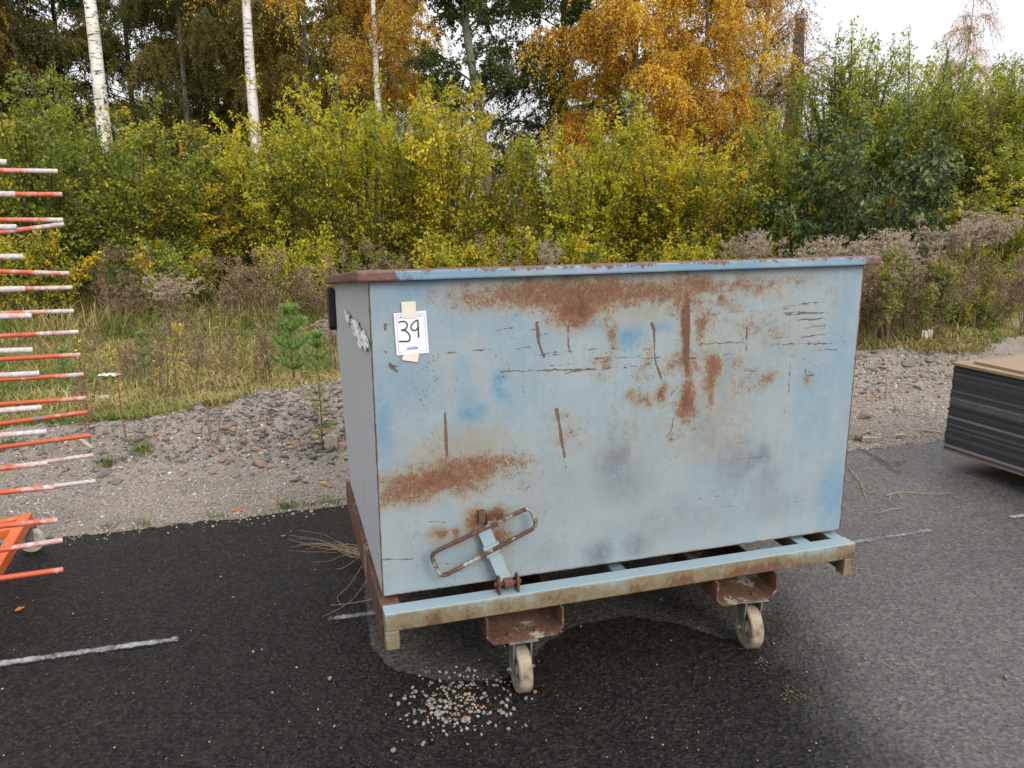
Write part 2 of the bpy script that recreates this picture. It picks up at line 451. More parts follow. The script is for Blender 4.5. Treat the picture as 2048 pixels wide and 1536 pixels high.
c1 = k.mix(k.step(v, .50, .66, 0, .85), pc, (.145, .10, .042)); c1 = k.mix(k.step(v, .66, .74), c1, (.105, .055, .03)); c1 = k.mix(k.math('MULTIPLY', rim_, .8), c1, (.085, .042, .033))
M['beam_paint'] = k.done(k.bsdf(c1, .6, .35, normal=k.bump(v, .003, .4)))
M['rail_rust'] = worn_paint('rail_rust', (.30, .32, .27), (.26, .28, .25), .72, 6, .3, True, (.3, .3, .25))
M['channel_rust'] = worn_paint('channel_rust', (.26, .31, .29), (.22, .27, .26), .70, 11, 0, False, (.36, .4, .36))
M['rod_paint'] = worn_paint('rod_paint', (.22, .28, .31), (.20, .26, .28), .62, 24, 0, False, (.28, .32, .32))
M['lever_paint'] = worn_paint('lever_paint', (.21, .295, .345), (.22, .285, .30), .22, 14, .3, False, (.30, .34, .33))
M['inner_dark'] = plain('inner_dark', (.10, .13, .14), .7, .3, 9)
M['black_steel'] = plain('black_steel', (.018, .018, .018), .6, .3, 30)
M['nylon'] = plain('nylon', (.275, .225, .165), .7, .5, 24)
M['zinc'] = plain('zinc', (.15, .152, .142), .65, .4, 40, metal=.1)
M['paper'] = plain('paper', (.66, .66, .71), .7, .03, 12, .2)
M['tape'] = plain('tape', (.60, .55, .47), .6, .05, 30, .25)
M['ink'] = plain('ink', (.045, .038, .06), .6, .2, 60, .3)
M['print_line'] = plain('print_line', (.34, .33, .44), .7, .1, 60, .2)
M['print_blue'] = plain('print_blue', (.14, .14, .42), .6, .1, 60, .2)

# ================================================================== GROUND
EA = rad(16.3)
E0 = np.array([-1.062, 4.152]); EU = np.array([math.cos(EA), math.sin(EA)]); EV = np.array([-math.sin(EA), math.cos(EA)])

def bump2(a, s, a0, s0, ra, rs, h):
    return h * np.exp(-((a - a0) / ra) ** 2 - ((s - s0) / rs) ** 2)

def height(x, y):
    x = np.asarray(x, float); y = np.asarray(y, float)
    a = (x - E0[0]) * EU[0] + (y - E0[1]) * EU[1]
    s = (x - E0[0]) * EV[0] + (y - E0[1]) * EV[1]
    h = -0.016 + 0 * x
    h = h + bump2(a, s, .10, 2.0, .8, .42, .27) + bump2(a, s, -1.3, 1.85, 1.0, .5, .11) + bump2(a, s, 1.6, 2.1, 1.0, .6, .2)
    h = h + bump2(a, s, 4.1, 2.0, 1.5, .5, .17) + bump2(a, s, 6.8, 2.5, 1.5, .6, .26) + bump2(a, s, -3.6, 1.9, 1.6, .5, .08)
    rgh = smooth(.3, 1.2, s) * (1 - smooth(3.2, 4.2, s))
    h = h + rgh * ((fbm(x * 3.1, y * 3.1, 3) - .5) * .14 + (fbm(x * 11, y * 11, 5, 3) - .5) * .07)
    far = smooth(3.0, 4.5, s)
    h = h + far * (-.10 + (fbm(x * .5, y * .5, 9) - .5) * .25) + smooth(0, .6, s) * (fbm(x * 6, y * 6, 21, 3) - .5) * .018
    h = np.where(s < -.05, -.07, h)
    return h

def is_gravel(x, y):
    a = (x - E0[0]) * EU[0] + (y - E0[1]) * EU[1]
    s = (x - E0[0]) * EV[0] + (y - E0[1]) * EV[1]
    lim = 2.12 + .35 * np.sin(a * 1.7) + .15 * smooth(2.5, 5, a) - .35 * smooth(-1.0, -2.2, a)
    g = 1 - smooth(lim - .2, lim + .35, s)
    # the track on the far side, to the right
    tr = np.exp(-(((x - 9.2) / 3.4) ** 2)) * np.exp(-(((y - 11.8 - .12 * (x - 8)) / 1.5) ** 2))
    return np.maximum(g, smooth(.3, .6, tr))

def axis(lo, hi, step, ends):
    core = np.arange(lo, hi, step)
    l = [lo]; d = step
    while l[-1] > ends[0]: d *= 1.28; l.append(l[-1] - d)
    r = [core[-1]]; d = step
    while r[-1] < ends[1]: d *= 1.28; r.append(r[-1] + d)
    return np.concatenate([np.array(l[1:])[::-1], core, np.array(r[1:])])

def grid_faces(nx, ny):
    i = np.arange((nx - 1) * (ny - 1)); r = i // (nx - 1); c = i % (nx - 1); b = r * nx + c
    return np.stack([b, b + 1, b + nx + 1, b + nx], 1)

xs = axis(-5.2, 7.2, .035, (-900, 900)); ys = axis(3.2, 9.6, .035, (-60, 1500))
gx, gy = np.meshgrid(xs, ys)
gz = height(gx, gy)
rr_ = np.hypot(gx, gy)
gz = gz * (1 - smooth(60, 120, rr_))
gz = np.where((rr_ > 60), np.minimum(gz, -.05), gz)
f4 = grid_faces(len(xs), len(ys))
me = raw_mesh('gravel_ground', np.stack([gx, gy, gz], -1).reshape(-1, 3), f4, np.full(len(f4), 4), M['ground'], True,
              pattrs={'gravel': is_gravel(gx, gy).ravel()})
gravel_ground = props(link('gravel_ground', me), kind='structure')

def poly_sd(px, py, poly):
    """signed distance (inside positive) to a polygon"""
    poly = np.asarray(poly); d = np.full(px.shape, 1e9); ins = np.zeros(px.shape, bool)
    for i in range(len(poly)):
        a = poly[i]; b = poly[(i + 1) % len(poly)]; e = b - a
        t = np.clip(((px - a[0]) * e[0] + (py - a[1]) * e[1]) / (e @ e), 0, 1)
        d = np.minimum(d, np.hypot(px - a[0] - t * e[0], py - a[1] - t * e[1]))
        c = ((a[1] > py) != (b[1] > py)) & (px < (b[0] - a[0]) * (py - a[1]) / (b[1] - a[1] + 1e-12) + a[0])
        ins ^= c
    return np.where(ins, d, -d)

aa = axis(-4.0, 6.0, .03, (-30, 30)); bb = np.concatenate([-axis(0, 4.6, .03, (-.001, 26))[1:][::-1], [0.0]])
bb = np.unique(np.round(bb, 4))
ga_, gb_ = np.meshgrid(aa, bb)
edge_j = (fbm(aa * 7, aa * 0, 31) - .5) * .06 + (vnoise(aa * 33, aa * 0, 5) - .5) * .03
gb2 = gb_ + edge_j[None, :] * smooth(-.35, 0, gb_)
AX = E0[0] + ga_ * EU[0] + gb2 * EV[0]; AY = E0[1] + ga_ * EU[1] + gb2 * EV[1]
AZ = (fbm(AX * .9, AY * .9, 41, 3) - .5) * .004 - .012 * smooth(-.1, 0, gb_)
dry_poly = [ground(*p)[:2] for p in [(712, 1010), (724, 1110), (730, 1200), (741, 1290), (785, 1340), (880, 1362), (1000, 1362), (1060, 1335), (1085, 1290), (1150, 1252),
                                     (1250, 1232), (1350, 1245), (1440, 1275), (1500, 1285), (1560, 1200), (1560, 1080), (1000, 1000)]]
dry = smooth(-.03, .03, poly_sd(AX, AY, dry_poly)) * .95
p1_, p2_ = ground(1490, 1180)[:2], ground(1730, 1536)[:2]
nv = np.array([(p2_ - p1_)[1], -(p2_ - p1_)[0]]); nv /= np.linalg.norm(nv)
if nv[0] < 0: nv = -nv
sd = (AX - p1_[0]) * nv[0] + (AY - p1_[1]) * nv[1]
pale = smooth(-.35, .45, sd)  # painted sky reflection: asphalt lightens to the right of this line
f4 = grid_faces(len(aa), len(bb))
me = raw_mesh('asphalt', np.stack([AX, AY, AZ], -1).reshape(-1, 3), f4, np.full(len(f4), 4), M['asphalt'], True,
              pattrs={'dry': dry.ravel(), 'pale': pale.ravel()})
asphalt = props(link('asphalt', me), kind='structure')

# sprayed white lines
def line_mat():
    k = NM('line_paint')
    n = k.noise(70, 6, .8); n2 = k.noise(9, 3)
    a = k.step(k.math('ADD', k.math('MULTIPLY', n, .7), k.math('ADD', k.math('MULTIPLY', n2, .5), k.math('MULTIPLY', k.attr('cover'), .5))), .62, .95)
    tr = k.new('ShaderNodeBsdfTransparent'); mx = k.new('ShaderNodeMixShader'); k.put(mx.inputs[0], a)
    k.l.new(tr.outputs[0], mx.inputs[1]); k.l.new(k.bsdf((.30, .30, .31), .75, .3), mx.inputs[2])
    return k.done(mx.outputs[0])
M['line'] = line_mat()
for (xa, ya, xb, yb, w, cov) in [(-60, 1339, 360, 1279, .023, .42), (655, 1240, 770, 1226, .019, .32), (1690, 1089, 1862, 1062, .018, .25), (2020, 1036, 2110, 1027, .02, .5), (1262, 1390, 1352, 1379, .009, .02)]:
    A = ground(xa, ya)[:2]; B = ground(xb, yb)[:2]; t = (B - A) / np.linalg.norm(B - A); n_ = np.array([-t[1], t[0]])
    K = 40; vs = []; cv = []
    for i in range(K + 1):
        c = A + (B - A) * i / K
        for j in (-1, -.4, .4, 1):
            p = c + n_ * w * j * (1 + .12 * math.sin(i * 1.3)); vs.append((p[0], p[1], .0065)); cv.append(cov * (1 if abs(j) < .9 else .25) * (1 if 0 < i < K else .2))
    fs = np.array([(i * 4 + j, i * 4 + j + 1, i * 4 + j + 5, i * 4 + j + 4) for i in range(K) for j in range(3)])[:, ::-1]
    props(link('painted_line', raw_mesh('painted_line', vs, fs, np.full(len(fs), 4), M['line'], pattrs={'cover': cv})), kind='structure')

# ================================================================== THE SKIP
TH = 0.29224; SX, SY = -.4323, 2.379; SW, SZ0, SZ1 = 1.805, .3835, 1.4265
SU = np.array([math.cos(TH), math.sin(TH), 0]); SV = np.array([-math.sin(TH), math.cos(TH), 0]); SO = np.array([SX, SY, 0])
def on_panel(px, py, v=0.0):
    d = ray(px, py); C0 = np.array([0, 0, CAM_H])
    t = ((SO - C0) @ SV + v) / (d @ SV); P = C0 + t * d - SO
    return float(P @ SU), float(P[2])

skip = props(empty('tipping_skip', (SX, SY, 0), TH), 'rusty pale blue steel tipping skip on a wheeled frame on the asphalt', 'skip')
RUST=[(0.413,1.372,0.173,0.034,0.75),(0.582,1.37,0.218,0.041,0.95),(0.722,1.365,0.218,0.041,1.0),(0.922,1.366,0.236,0.034,0.9),(1.13,1.372,0.109,0.031,0.85),(0.283,1.374,0.082,0.028,0.5),(0.67,1.326,0.082,0.052,1.05),(0.688,1.317,0.040,0.045,1.2),(1.084,1.326,0.065,0.059,0.8),(1.088,1.204,0.013,0.164,1.25),(1.089,1.106,0.047,0.038,0.75),(1.036,1.101,0.036,0.024,0.7),(1.327,1.369,0.136,0.029,0.68),(1.533,1.37,0.073,0.026,0.55),(1.453,1.329,0.073,0.031,0.45),(0.801,1.228,0.025,0.072,0.68),(0.772,1.109,0.029,0.034,0.62),(1.153,1.227,0.027,0.062,0.78),(1.185,1.252,0.040,0.069,0.55),(1.337,1.226,0.127,0.048,0.52),(1.433,1.194,0.073,0.052,0.5),(1.186,1.064,0.031,0.072,0.95),(1.197,0.981,0.015,0.041,0.8),(1.104,0.96,0.025,0.069,1.15),(1.096,0.961,0.062,0.062,0.62),(1.002,1.005,0.016,0.034,1.0),(0.916,0.99,0.047,0.022,0.7),(0.892,1.004,0.018,0.017,0.8),(0.945,0.977,0.015,0.017,0.8),(1.211,1.321,0.091,0.041,0.5),(1.242,1.302,0.073,0.024,0.6),(1.226,1.323,0.016,0.016,0.9),(0.186,0.768,0.164,0.045,1.0),(0.304,0.797,0.127,0.038,0.9),(0.425,0.807,0.082,0.024,0.75),(0.07,0.742,0.073,0.038,0.85),(0.236,0.775,0.236,0.066,0.55),(0.504,0.811,0.036,0.016,0.5),(0.318,0.618,0.022,0.041,0.85),(0.257,0.574,0.018,0.019,0.95),(0.197,0.573,0.022,0.017,0.9),(0.392,0.605,0.029,0.031,0.95),(0.405,0.545,0.036,0.024,0.9),(0.922,1.082,0.033,0.052,0.5),(0.93,1.125,0.025,0.069,0.5),(1.352,1.015,0.073,0.052,0.52),(1.286,1.084,0.040,0.069,0.48),(1.436,1.019,0.033,0.024,0.7),(1.588,0.998,0.022,0.024,0.6),(0.843,0.883,0.091,0.103,0.38),(0.639,0.901,0.073,0.086,0.42),(1.321,0.858,0.073,0.086,0.36),(1.116,0.876,0.109,0.086,0.42),(1.048,0.836,0.018,0.017,0.6),(1.666,1.32,0.055,0.043,0.35),(0.742,1.256,0.033,0.028,0.42),(0.122,1.287,0.033,0.014,0.35),(1.828,0.401,0.025,0.017,0.7)]
BLUE=[(0.862,1.212,0.055,0.038,1.0),(0.983,1.23,0.040,0.024,0.7),(0.751,1.256,0.082,0.043,0.5),(0.415,1.066,0.029,0.066,0.95),(0.428,1.107,0.018,0.052,0.6),(0.316,0.99,0.033,0.031,0.9),(0.309,1.032,0.025,0.069,0.45),(0.024,0.99,0.047,0.121,0.7),(0.083,1.099,0.109,0.103,0.45),(0.157,1.402,0.109,0.052,0.65),(0.286,1.141,0.040,0.031,0.4),(1.247,1.05,0.029,0.103,0.55),(1.147,0.855,0.025,0.086,0.45),(1.731,1.113,0.073,0.293,0.35),(1.765,0.555,0.073,0.155,0.65),(1.661,0.926,0.091,0.259,0.3),(0.033,1.368,0.073,0.069,0.3),(0.249,1.297,0.164,0.069,0.3),(0.412,1.273,0.109,0.069,0.3),(0.514,1.201,0.109,0.069,0.3)]
GRIME=[(0.823,0.775,0.065,0.062,0.9),(0.867,0.696,0.109,0.103,0.6),(1.395,0.716,0.065,0.048,0.9),(1.311,0.706,0.127,0.103,0.55),(1.444,0.632,0.073,0.086,0.5),(0.777,0.432,0.051,0.059,0.8),(0.924,0.444,0.055,0.048,0.75),(0.586,0.654,0.164,0.103,0.3),(1.072,0.519,0.255,0.086,0.4),(1.2,0.812,0.022,0.086,0.5),(0.55,0.455,0.109,0.069,0.3),(0.334,0.54,0.218,0.103,0.3),(1.496,0.526,0.127,0.069,0.35)]
SCRATCH=[([(0.536, 1.275), (0.543, 1.208), (0.562, 1.159)],0.0107,1,0),
([(0.607, 0.977), (0.621, 0.885), (0.636, 0.809)],0.0125,1,0),
([(0.636, 0.809), (0.646, 0.739)],0.0054,0.9,0.3),
([(0.225, 0.994), (0.226, 0.921), (0.228, 0.85)],0.0089,1,0),
([(0.644, 1.261), (0.647, 1.194), (0.654, 1.168)],0.0071,0.9,0.2),
([(0.606, 1.26), (0.646, 1.261)],0.0071,0.8,0.3),
([(1.324, 1.218), (1.327, 1.137)],0.0071,0.9,0.1),
([(1.516, 1.079), (1.519, 0.965)],0.0071,0.9,0.1),
([(0.95, 1.253), (0.96, 1.228), (0.966, 1.123), (0.998, 1.041)],0.0089,1,0.1),
([(1.086, 1.326), (1.091, 1.221), (1.09, 1.079)],0.0143,1,0),
([(0.698, 1.179), (0.872, 1.171)],0.0071,0.8,0.4),
([(0.726, 1.145), (0.987, 1.132)],0.0071,0.9,0.3),
([(1.006, 1.124), (1.304, 1.112)],0.0071,0.9,0.35),
([(0.411, 1.121), (0.601, 1.112), (0.745, 1.106)],0.0071,1,0.15),
([(0.637, 1.101), (0.856, 1.104), (0.95, 1.11)],0.0071,0.9,0.3),
([(1.14, 1.169), (1.321, 1.166)],0.0089,1,0.2),
([(1.162, 1.128), (1.283, 1.128)],0.0071,0.9,0.3),
([(1.226, 1.061), (1.37, 1.057)],0.0054,0.8,0.3),
([(1.48, 1.259), (1.64, 1.256), (1.796, 1.252)],0.0054,0.8,0.45),
([(1.524, 1.235), (1.795, 1.237)],0.0054,0.7,0.5),
([(1.382, 1.173), (1.594, 1.173), (1.763, 1.186)],0.0054,0.8,0.35),
([(1.384, 1.151), (1.806, 1.137)],0.0054,0.8,0.3),
([(1.477, 1.031), (1.673, 1.023)],0.0054,0.8,0.3),
([(1.555, 1.119), (1.775, 1.114)],0.0054,0.7,0.5),
([(0.411, 1.168), (0.69, 1.161)],0.0054,0.6,0.5),
([(0.244, 1.107), (0.428, 1.104)],0.0054,0.5,0.5),
([(0.254, 1.165), (0.394, 1.162)],0.0054,0.5,0.6),
([(0.445, 1.189), (0.514, 1.195)],0.0054,0.7,0.5),
([(0.488, 1.044), (0.54, 1.045)],0.0071,0.8,0.3),
([(0.489, 1.069), (0.491, 1.043)],0.0054,0.8,0.2),
([(0.584, 1.059), (0.595, 1.018)],0.0054,0.8,0.2),
([(0.628, 1.042), (0.651, 1.092)],0.0036,0.6,0.3),
([(1.047, 0.91), (1.041, 0.865), (1.018, 0.839)],0.0054,0.8,0.1),
([(0.585, 0.764), (0.603, 0.851), (0.612, 0.886)],0.0036,0.6,0.2),
([(0.023, 1.159), (0.149, 1.162)],0.0071,0.6,0.5),
([(0.045, 1.291), (0.045, 1.272)],0.0089,0.7,0.2),
([(0.027, 1.229), (0.044, 1.203), (0.051, 1.228)],0.0071,0.7,0.2),
([(0.055, 1.165), (0.074, 1.144)],0.0125,0.8,0),
([(0.115, 0.632), (0.148, 0.633), (0.215, 0.619)],0.0054,0.7,0.3),
([(0.062, 0.542), (0.131, 0.603)],0.0036,0.6,0.2),
([(0.003, 0.515), (0.119, 0.502)],0.0054,0.7,0.4),
([(0.159, 0.438), (0.28, 0.438)],0.0054,0.7,0.3),
([(0.177, 0.48), (0.333, 0.448)],0.0054,0.6,0.4),
([(0.477, 0.558), (0.513, 0.56)],0.0054,0.6,0.3),
([(0.47, 0.712), (0.531, 0.679)],0.0054,0.6,0.2),
([(0.486, 0.693), (0.513, 0.714)],0.0036,0.6,0.2),
([(0.302, 0.688), (0.33, 0.791)],0.0036,0.5,0.2),
([(1.13, 0.59), (1.382, 0.589)],0.0036,0.5,0.6),
([(1.469, 0.589), (1.716, 0.592)],0.0036,0.5,0.6),
([(1.071, 0.548), (1.342, 0.544)],0.0036,0.5,0.6),
([(0.734, 0.674), (0.966, 0.663)],0.0036,0.4,0.6),
([(1.701, 0.501), (1.841, 0.499)],0.0054,0.7,0.4),
([(0.755, 0.54), (0.951, 0.53)],0.0036,0.5,0.5),
([(1.329, 0.752), (1.501, 0.745)],0.0036,0.5,0.5),
([(1.679, 0.737), (1.793, 0.736)],0.0054,0.7,0.4),
([(1.689, 0.865), (1.779, 0.865)],0.0036,0.5,0.5),
([(0.836, 1.131), (0.849, 1.06)],0.0036,0.6,0.3),
([(1.57, 1.196), (1.588, 1.14)],0.0036,0.6,0.3),
([(1.779, 1.081), (1.792, 1.042)],0.0071,0.7,0.2),
([(1.655, 0.984), (1.683, 0.924)],0.0036,0.5,0.2),
([(1.506, 0.938), (1.507, 0.88)],0.0054,0.6,0.2),
([(1.583, 1.046), (1.594, 0.998)],0.0071,0.7,0.2),
([(1.66, 1.266), (1.666, 1.228)],0.0036,0.6,0.2)]

NU, NZ = 440, 260
us = np.linspace(.0015, SW - .0015, NU); zs = np.linspace(SZ0, SZ1 - .002, NZ)
PU, PZ = np.meshgrid(us, zs)
def ell(lst, pw=1.0, fall=.85):
    o = np.zeros_like(PU)
    wu = PU + (fbm(PU * 14, PZ * 14, 71, 3) - .5) * .05; wz = PZ + (fbm(PU * 14, PZ * 14, 77, 3) - .5) * .05
    for u, z, a, b, s in lst:
        d = ((wu - u) / a) ** 2 + ((wz - z) / b) ** 2
        o = np.maximum(o, s * np.exp(-fall * d ** pw))
    return o
rust = ell([(u, z, a * 1.05, b * (1.15 if b < .06 else 1.05), s * .93) for u, z, a, b, s in RUST], 1.0, .50) * 1.0; blue = ell(BLUE); grime = ell(GRIME)
stain = np.maximum(ell([(u, z, a * 1.45 + .012, b * 1.5 + .015, min(1, s)) for u, z, a, b, s in RUST]), 0)
BROAD = [(1.22, 1.0, .38, .26, .50), (1.05, .93, .30, .24, .40), (.62, .86, .22, .14, .42), (.32, .86, .30, .12, .60), (.9, 1.33, .62, .12, .55), (1.45, 1.18, .25, .22, .46), (1.18, .80, .30, .14, .42), (.2, .80, .22, .10, .6)]
stain = np.maximum(stain, ell(BROAD) * (.55 + .9 * fbm(PU * 6, PZ * 3.5, 91)))
# rusty margins
rust = np.maximum(rust, .75 * np.exp(-((PU) / .006) ** 2) * (.5 + fbm(PZ * 9, PZ * 0, 3)))
rust = np.maximum(rust, .8 * np.exp(-((PU - SW) / .007) ** 2) * (.5 + fbm(PZ * 9, PZ * 0, 4)))
rust = np.maximum(rust, .72 * np.exp(-((PZ - SZ0) / .008) ** 2) * (.4 + fbm(PU * 9, PU * 0, 6)))
scr = np.zeros_like(PU)
rs = np.random.default_rng(5)
extra = []
for _ in range(190):
    u = rs.uniform(.02, 1.78); z = rs.uniform(.42, 1.36); q = rs.random()
    if q < .55: l = rs.uniform(.006, .05); d = (l, rs.normal(0, .004))
    elif q < .75: l = rs.uniform(.006, .025); d = (rs.normal(0, .004), l)
    else: l = rs.uniform(.02, .07); g = rs.uniform(0, 3.1); d = (l * math.cos(g), l * math.sin(g))
    extra.append(([(u, z), (u + d[0], z + d[1])], rs.uniform(.0028, .0045), rs.uniform(.32, .62), .5))
for _ in range(18):
    u = rs.uniform(.05, 1.6); z = rs.choice([rs.uniform(.45, 1.3), rs.normal(1.15, .06)]); l = rs.uniform(.08, .3); extra.append(([(u, z), (u + l * .5, z + rs.normal(.003, .004)), (u + l, z + rs.normal(.006, .006))], .0034, rs.uniform(.5, .8), .55))
for P, w, s, br in SCRATCH + extra:
    hz_ = abs(P[-1][0] - P[0][0]) > 3 * abs(P[-1][1] - P[0][1]); w = max(w * (.32 if hz_ else .5), .0026); br = min(br, .34) if hz_ else br
    for (a, b) in zip(P[:-1], P[1:]):
        e = np.array([b[0] - a[0], b[1] - a[1]]); m = w * 2.5
        i0, i1 = np.searchsorted(us, [min(a[0], b[0]) - m, max(a[0], b[0]) + m]); j0, j1 = np.searchsorted(zs, [min(a[1], b[1]) - m, max(a[1], b[1]) + m])
        if i1 <= i0 or j1 <= j0: continue
        pu, pz = PU[j0:j1, i0:i1], PZ[j0:j1, i0:i1]
        t = np.clip(((pu - a[0]) * e[0] + (pz - a[1]) * e[1]) / (e @ e + 1e-12), 0, 1)
        d = np.hypot(pu - a[0] - t * e[0], pz - a[1] - t * e[1] + (vnoise(pu * 60, pz * 60, 8) - .5) * .006)
        v = s * np.clip(1.5 - d / (w * (.45 + 1.1 * vnoise(pu * 25 + 3, pz * 25, 19))), 0, 1) * (1 - br * 1.4 * smooth(.35, .6, vnoise(pu * 24 + pz * 20, pz * 3, 13)))
        scr[j0:j1, i0:i1] = np.maximum(scr[j0:j1, i0:i1], v)
PV = ((fbm(PU * 1.6, PZ * 1.6, 51, 3) - .5) * .016 + (fbm(PU * 5, PZ * 5, 53, 3) - .5) * .006 - .004 * np.exp(-((PU - .95) / .05) ** 2 - ((PZ - .98) / .16) ** 2) + .004 * np.exp(-((PU - .5) / .06) ** 2 - ((PZ - 1.0) / .1) ** 2)) * smooth(0, .15, PU) * smooth(0, .15, SW - PU) * smooth(0, .12, PZ - SZ0) * smooth(0, .12, SZ1 - PZ)
vs = np.stack([PU, PV, PZ], -1).reshape(-1, 3); f4 = grid_faces(NU, NZ)
# back skin of the plate
n0 = len(vs); bk = np.array([(us[0], .009, zs[0]), (us[-1], .009, zs[0]), (us[-1], .009, zs[-1]), (us[0], .009, zs[-1])])
top = np.arange(NU) + (NZ - 1) * NU; bot = np.arange(NU); lef = np.arange(NZ) * NU; rig = lef + NU - 1
loops = np.concatenate([f4.ravel(), [n0, n0 + 3, n0 + 2, n0 + 1], np.r_[top[::-1], n0 + 3, n0 + 2][::-1], np.r_[bot, n0 + 1, n0][::-1], np.r_[lef, n0 + 3, n0], np.r_[rig[::-1], n0 + 1, n0 + 2]])
tot = np.concatenate([np.full(len(f4), 4), [4, NU + 2, NU + 2, NZ + 2, NZ + 2]])
vv = np.concatenate([vs, bk]); z4 = np.zeros(4)
me = raw_mesh('front_panel', vv, loops, tot, M['panel'], False, pattrs={n: np.r_[a.ravel(), z4] for n, a in
              (('rust', rust), ('blue', blue), ('grime', grime), ('scratch', scr), ('stain', stain))})
sm_ = np.zeros(len(tot), bool); sm_[:len(f4)] = True; me.polygons.foreach_set('use_smooth', sm_)
front_panel = props(link('front_panel', me, skip), 'tall blue front panel with rust bands, scratches and grey stains')
side_prof = [(.011, SZ0), (1.14, .392), (1.34, .82), (1.50, 1.09), (1.50, 1.285), (.011, SZ1 - .002)]
for u0, u1 in ((0, .006), (SW - .006, SW)):
    MB().prism(side_prof, (u0, 0, 0), (u1, 0, 0), (0, 1, 0), (0, 0, 1)).build('side_panel', M['side_paint'], skip)
MB().prism([(1.125, .392), (1.138, .398), (1.332, .82), (1.488, 1.09), (1.488, 1.285), (1.482, 1.285), (1.482, 1.092), (1.326, .824)], (.0065, 0, 0), (SW - .0065, 0, 0), (0, 1, 0), (0, 0, 1)).build('tipping_face', M['inner_dark'], skip)
MB().box(.0065, SW - .0065, .0115, 1.12, SZ0 + .004, SZ0 + .01).build('floor_panel', M['inner_dark'], skip)
for uu in (.0005, SW - .0005):
    MB().tube([(uu, .002, SZ0 + .004 + i * .034) for i in range(31)], [.0026 + .0009 * math.sin(i * 2.3) for i in range(31)], 6).build('weld_seam', M['rail_rust'], skip, smooth_=True)
# rim: bent strip all the way round
MB().box(-.037, 1.85, -.036, .014, 1.4275, 1.459).build('rim', M['rim_paint'], skip, .006)
for u0, u1 in ((-.0365, .012), (SW - .012, SW + .044)):
    d = np.array([0, 1.50, -.145]); d /= np.linalg.norm(d); n_ = np.cross((1, 0, 0), d)
    MB().obox(((u0 + u1) / 2, .017 + .75 * .995, 1.443 - .0735), ((u1 - u0) / 2, 0, 0), d * .752, n_ * .016).build('rim', M['rim_paint'], skip, .005)
MB().box(-.037, 1.85, 1.519, 1.56, 1.278, 1.308).build('rim', M['rim_paint'], skip, .005)
MB().prism([(1.40, 1.262), (1.515, 1.262), (1.515, 1.09), (1.50, 1.065), (1.425, 1.065), (1.41, 1.09)], (-.032, 0, 0), (-.002, 0, 0), (0, 1, 0), (0, 0, 1)).build('hinge_lug', M['black_steel'], skip, .004)
# torn sticker, several flaps of paper
k = NM('torn_paper')
n = k.noise(24, 6, .8, k.scaled((1, .25, 1)))
M['torn'] = k.done(k.bsdf(k.ramp(n, [(.40, (.10, .10, .09)), (.47, (.42, .43, .42)), (.55, (.80, .80, .80))]), .7, .2, normal=k.bump(n, .01, .8)))
tb = MB(); r3 = np.random.default_rng(3)
for i in range(26):
    t = i / 25; v0 = .06 + .72 * (1 - t); zc = 1.205 + .012 * (1 - t) + r3.normal(0, .006) + .02 * t; l = r3.uniform(.03, .07); hh = r3.uniform(.012, .03) * (1 if .1 < t < .9 else .5)
    out_ = -.0015 - r3.uniform(.001, .006)
    P = [(out_, v0 - l, zc - hh), (out_ - r3.uniform(0, .006), v0 - l * .2, zc - hh * 1.2), (out_ - r3.uniform(0, .01), v0 + l, zc - hh * .3), (out_, v0 + l * .8, zc + hh), (out_ - r3.uniform(0, .006), v0 - l * .5, zc + hh * 1.1)]
    tb.add(P + [(p[0] + .001, p[1], p[2]) for p in P], [(0, 1, 2, 3, 4), (9, 8, 7, 6, 5)] + [(j, (j + 1) % 5, (j + 1) % 5 + 5, j + 5) for j in range(5)])
tb.build('torn_sticker', M['torn'], skip)

# base frame
bf = MB().box(-.010, 1.802, -.100, -.032, .3065, .3705).build('front_beam', M['beam_paint'], skip, .006)
MB().box(-.0092, .036, -.098, -.05, .240, .306).build('corner_leg', M['beam_paint'], skip, .004)
MB().box(1.757, 1.8012, -.098, -.05, .240, .306).build('corner_leg', M['beam_paint'], skip, .004)
MB().prism([(-.014, .245), (-.006, .245), (-.006, .31), (.05, .31), (.05, .37), (-.014, .37)], (0, -.0315, 0), (0, 1.22, 0), (1, 0, 0), (0, 0, 1)).build('side_rail', M['rail_rust'], skip, .003)
MB().box(1.745, 1.80, -.0315, 1.22, .306, .366).build('side_rail', M['beam_paint'], skip, .004)
MB().box(1.772, 1.7985, -.049, .75, .243, .3055).build('rail_flange', M['inner_dark'], skip)
MB().box(.82, .872, -.0315, 1.20, .312, .362).build('cross_member', M['inner_dark'], skip)
MB().box(1.60, 1.655, -.0315, 1.20, .312, .362).build('cross_member', M['beam_paint'], skip)
MB().box(.052, 1.74, 1.2205, 1.28, .308, .368).build('rear_beam', M['beam_paint'], skip, .004)
def channel(u0, u1):
    w = .007; b = .030
    prof = [(u0, .3045), (u0 + w, .3045), (u0 + w, .238), (u0 + b, .2155), (u1 - b, .2155), (u1 - w, .238), (u1 - w, .3045), (u1, .3045), (u1, .235), (u1 - b + .004, .2085), (u0 + b - .004, .2085), (u0, .235)]
    c = MB().prism(prof, (0, -.118, 0), (0, 1.218, 0), (1, 0, 0), (0, 0, 1)).build('fork_channel', M['channel_rust'], skip)
    um = (u0 + u1) / 2
    for du in (-.045, .05):
        MB().lathe([(.011, 0), (.011, .007), (.007, .009)], (um + du, -.085, .2155), (0, 0, 1), 6).build('bolt', M['channel_rust'], c)
channel(.322, .596); channel(1.190, 1.446)

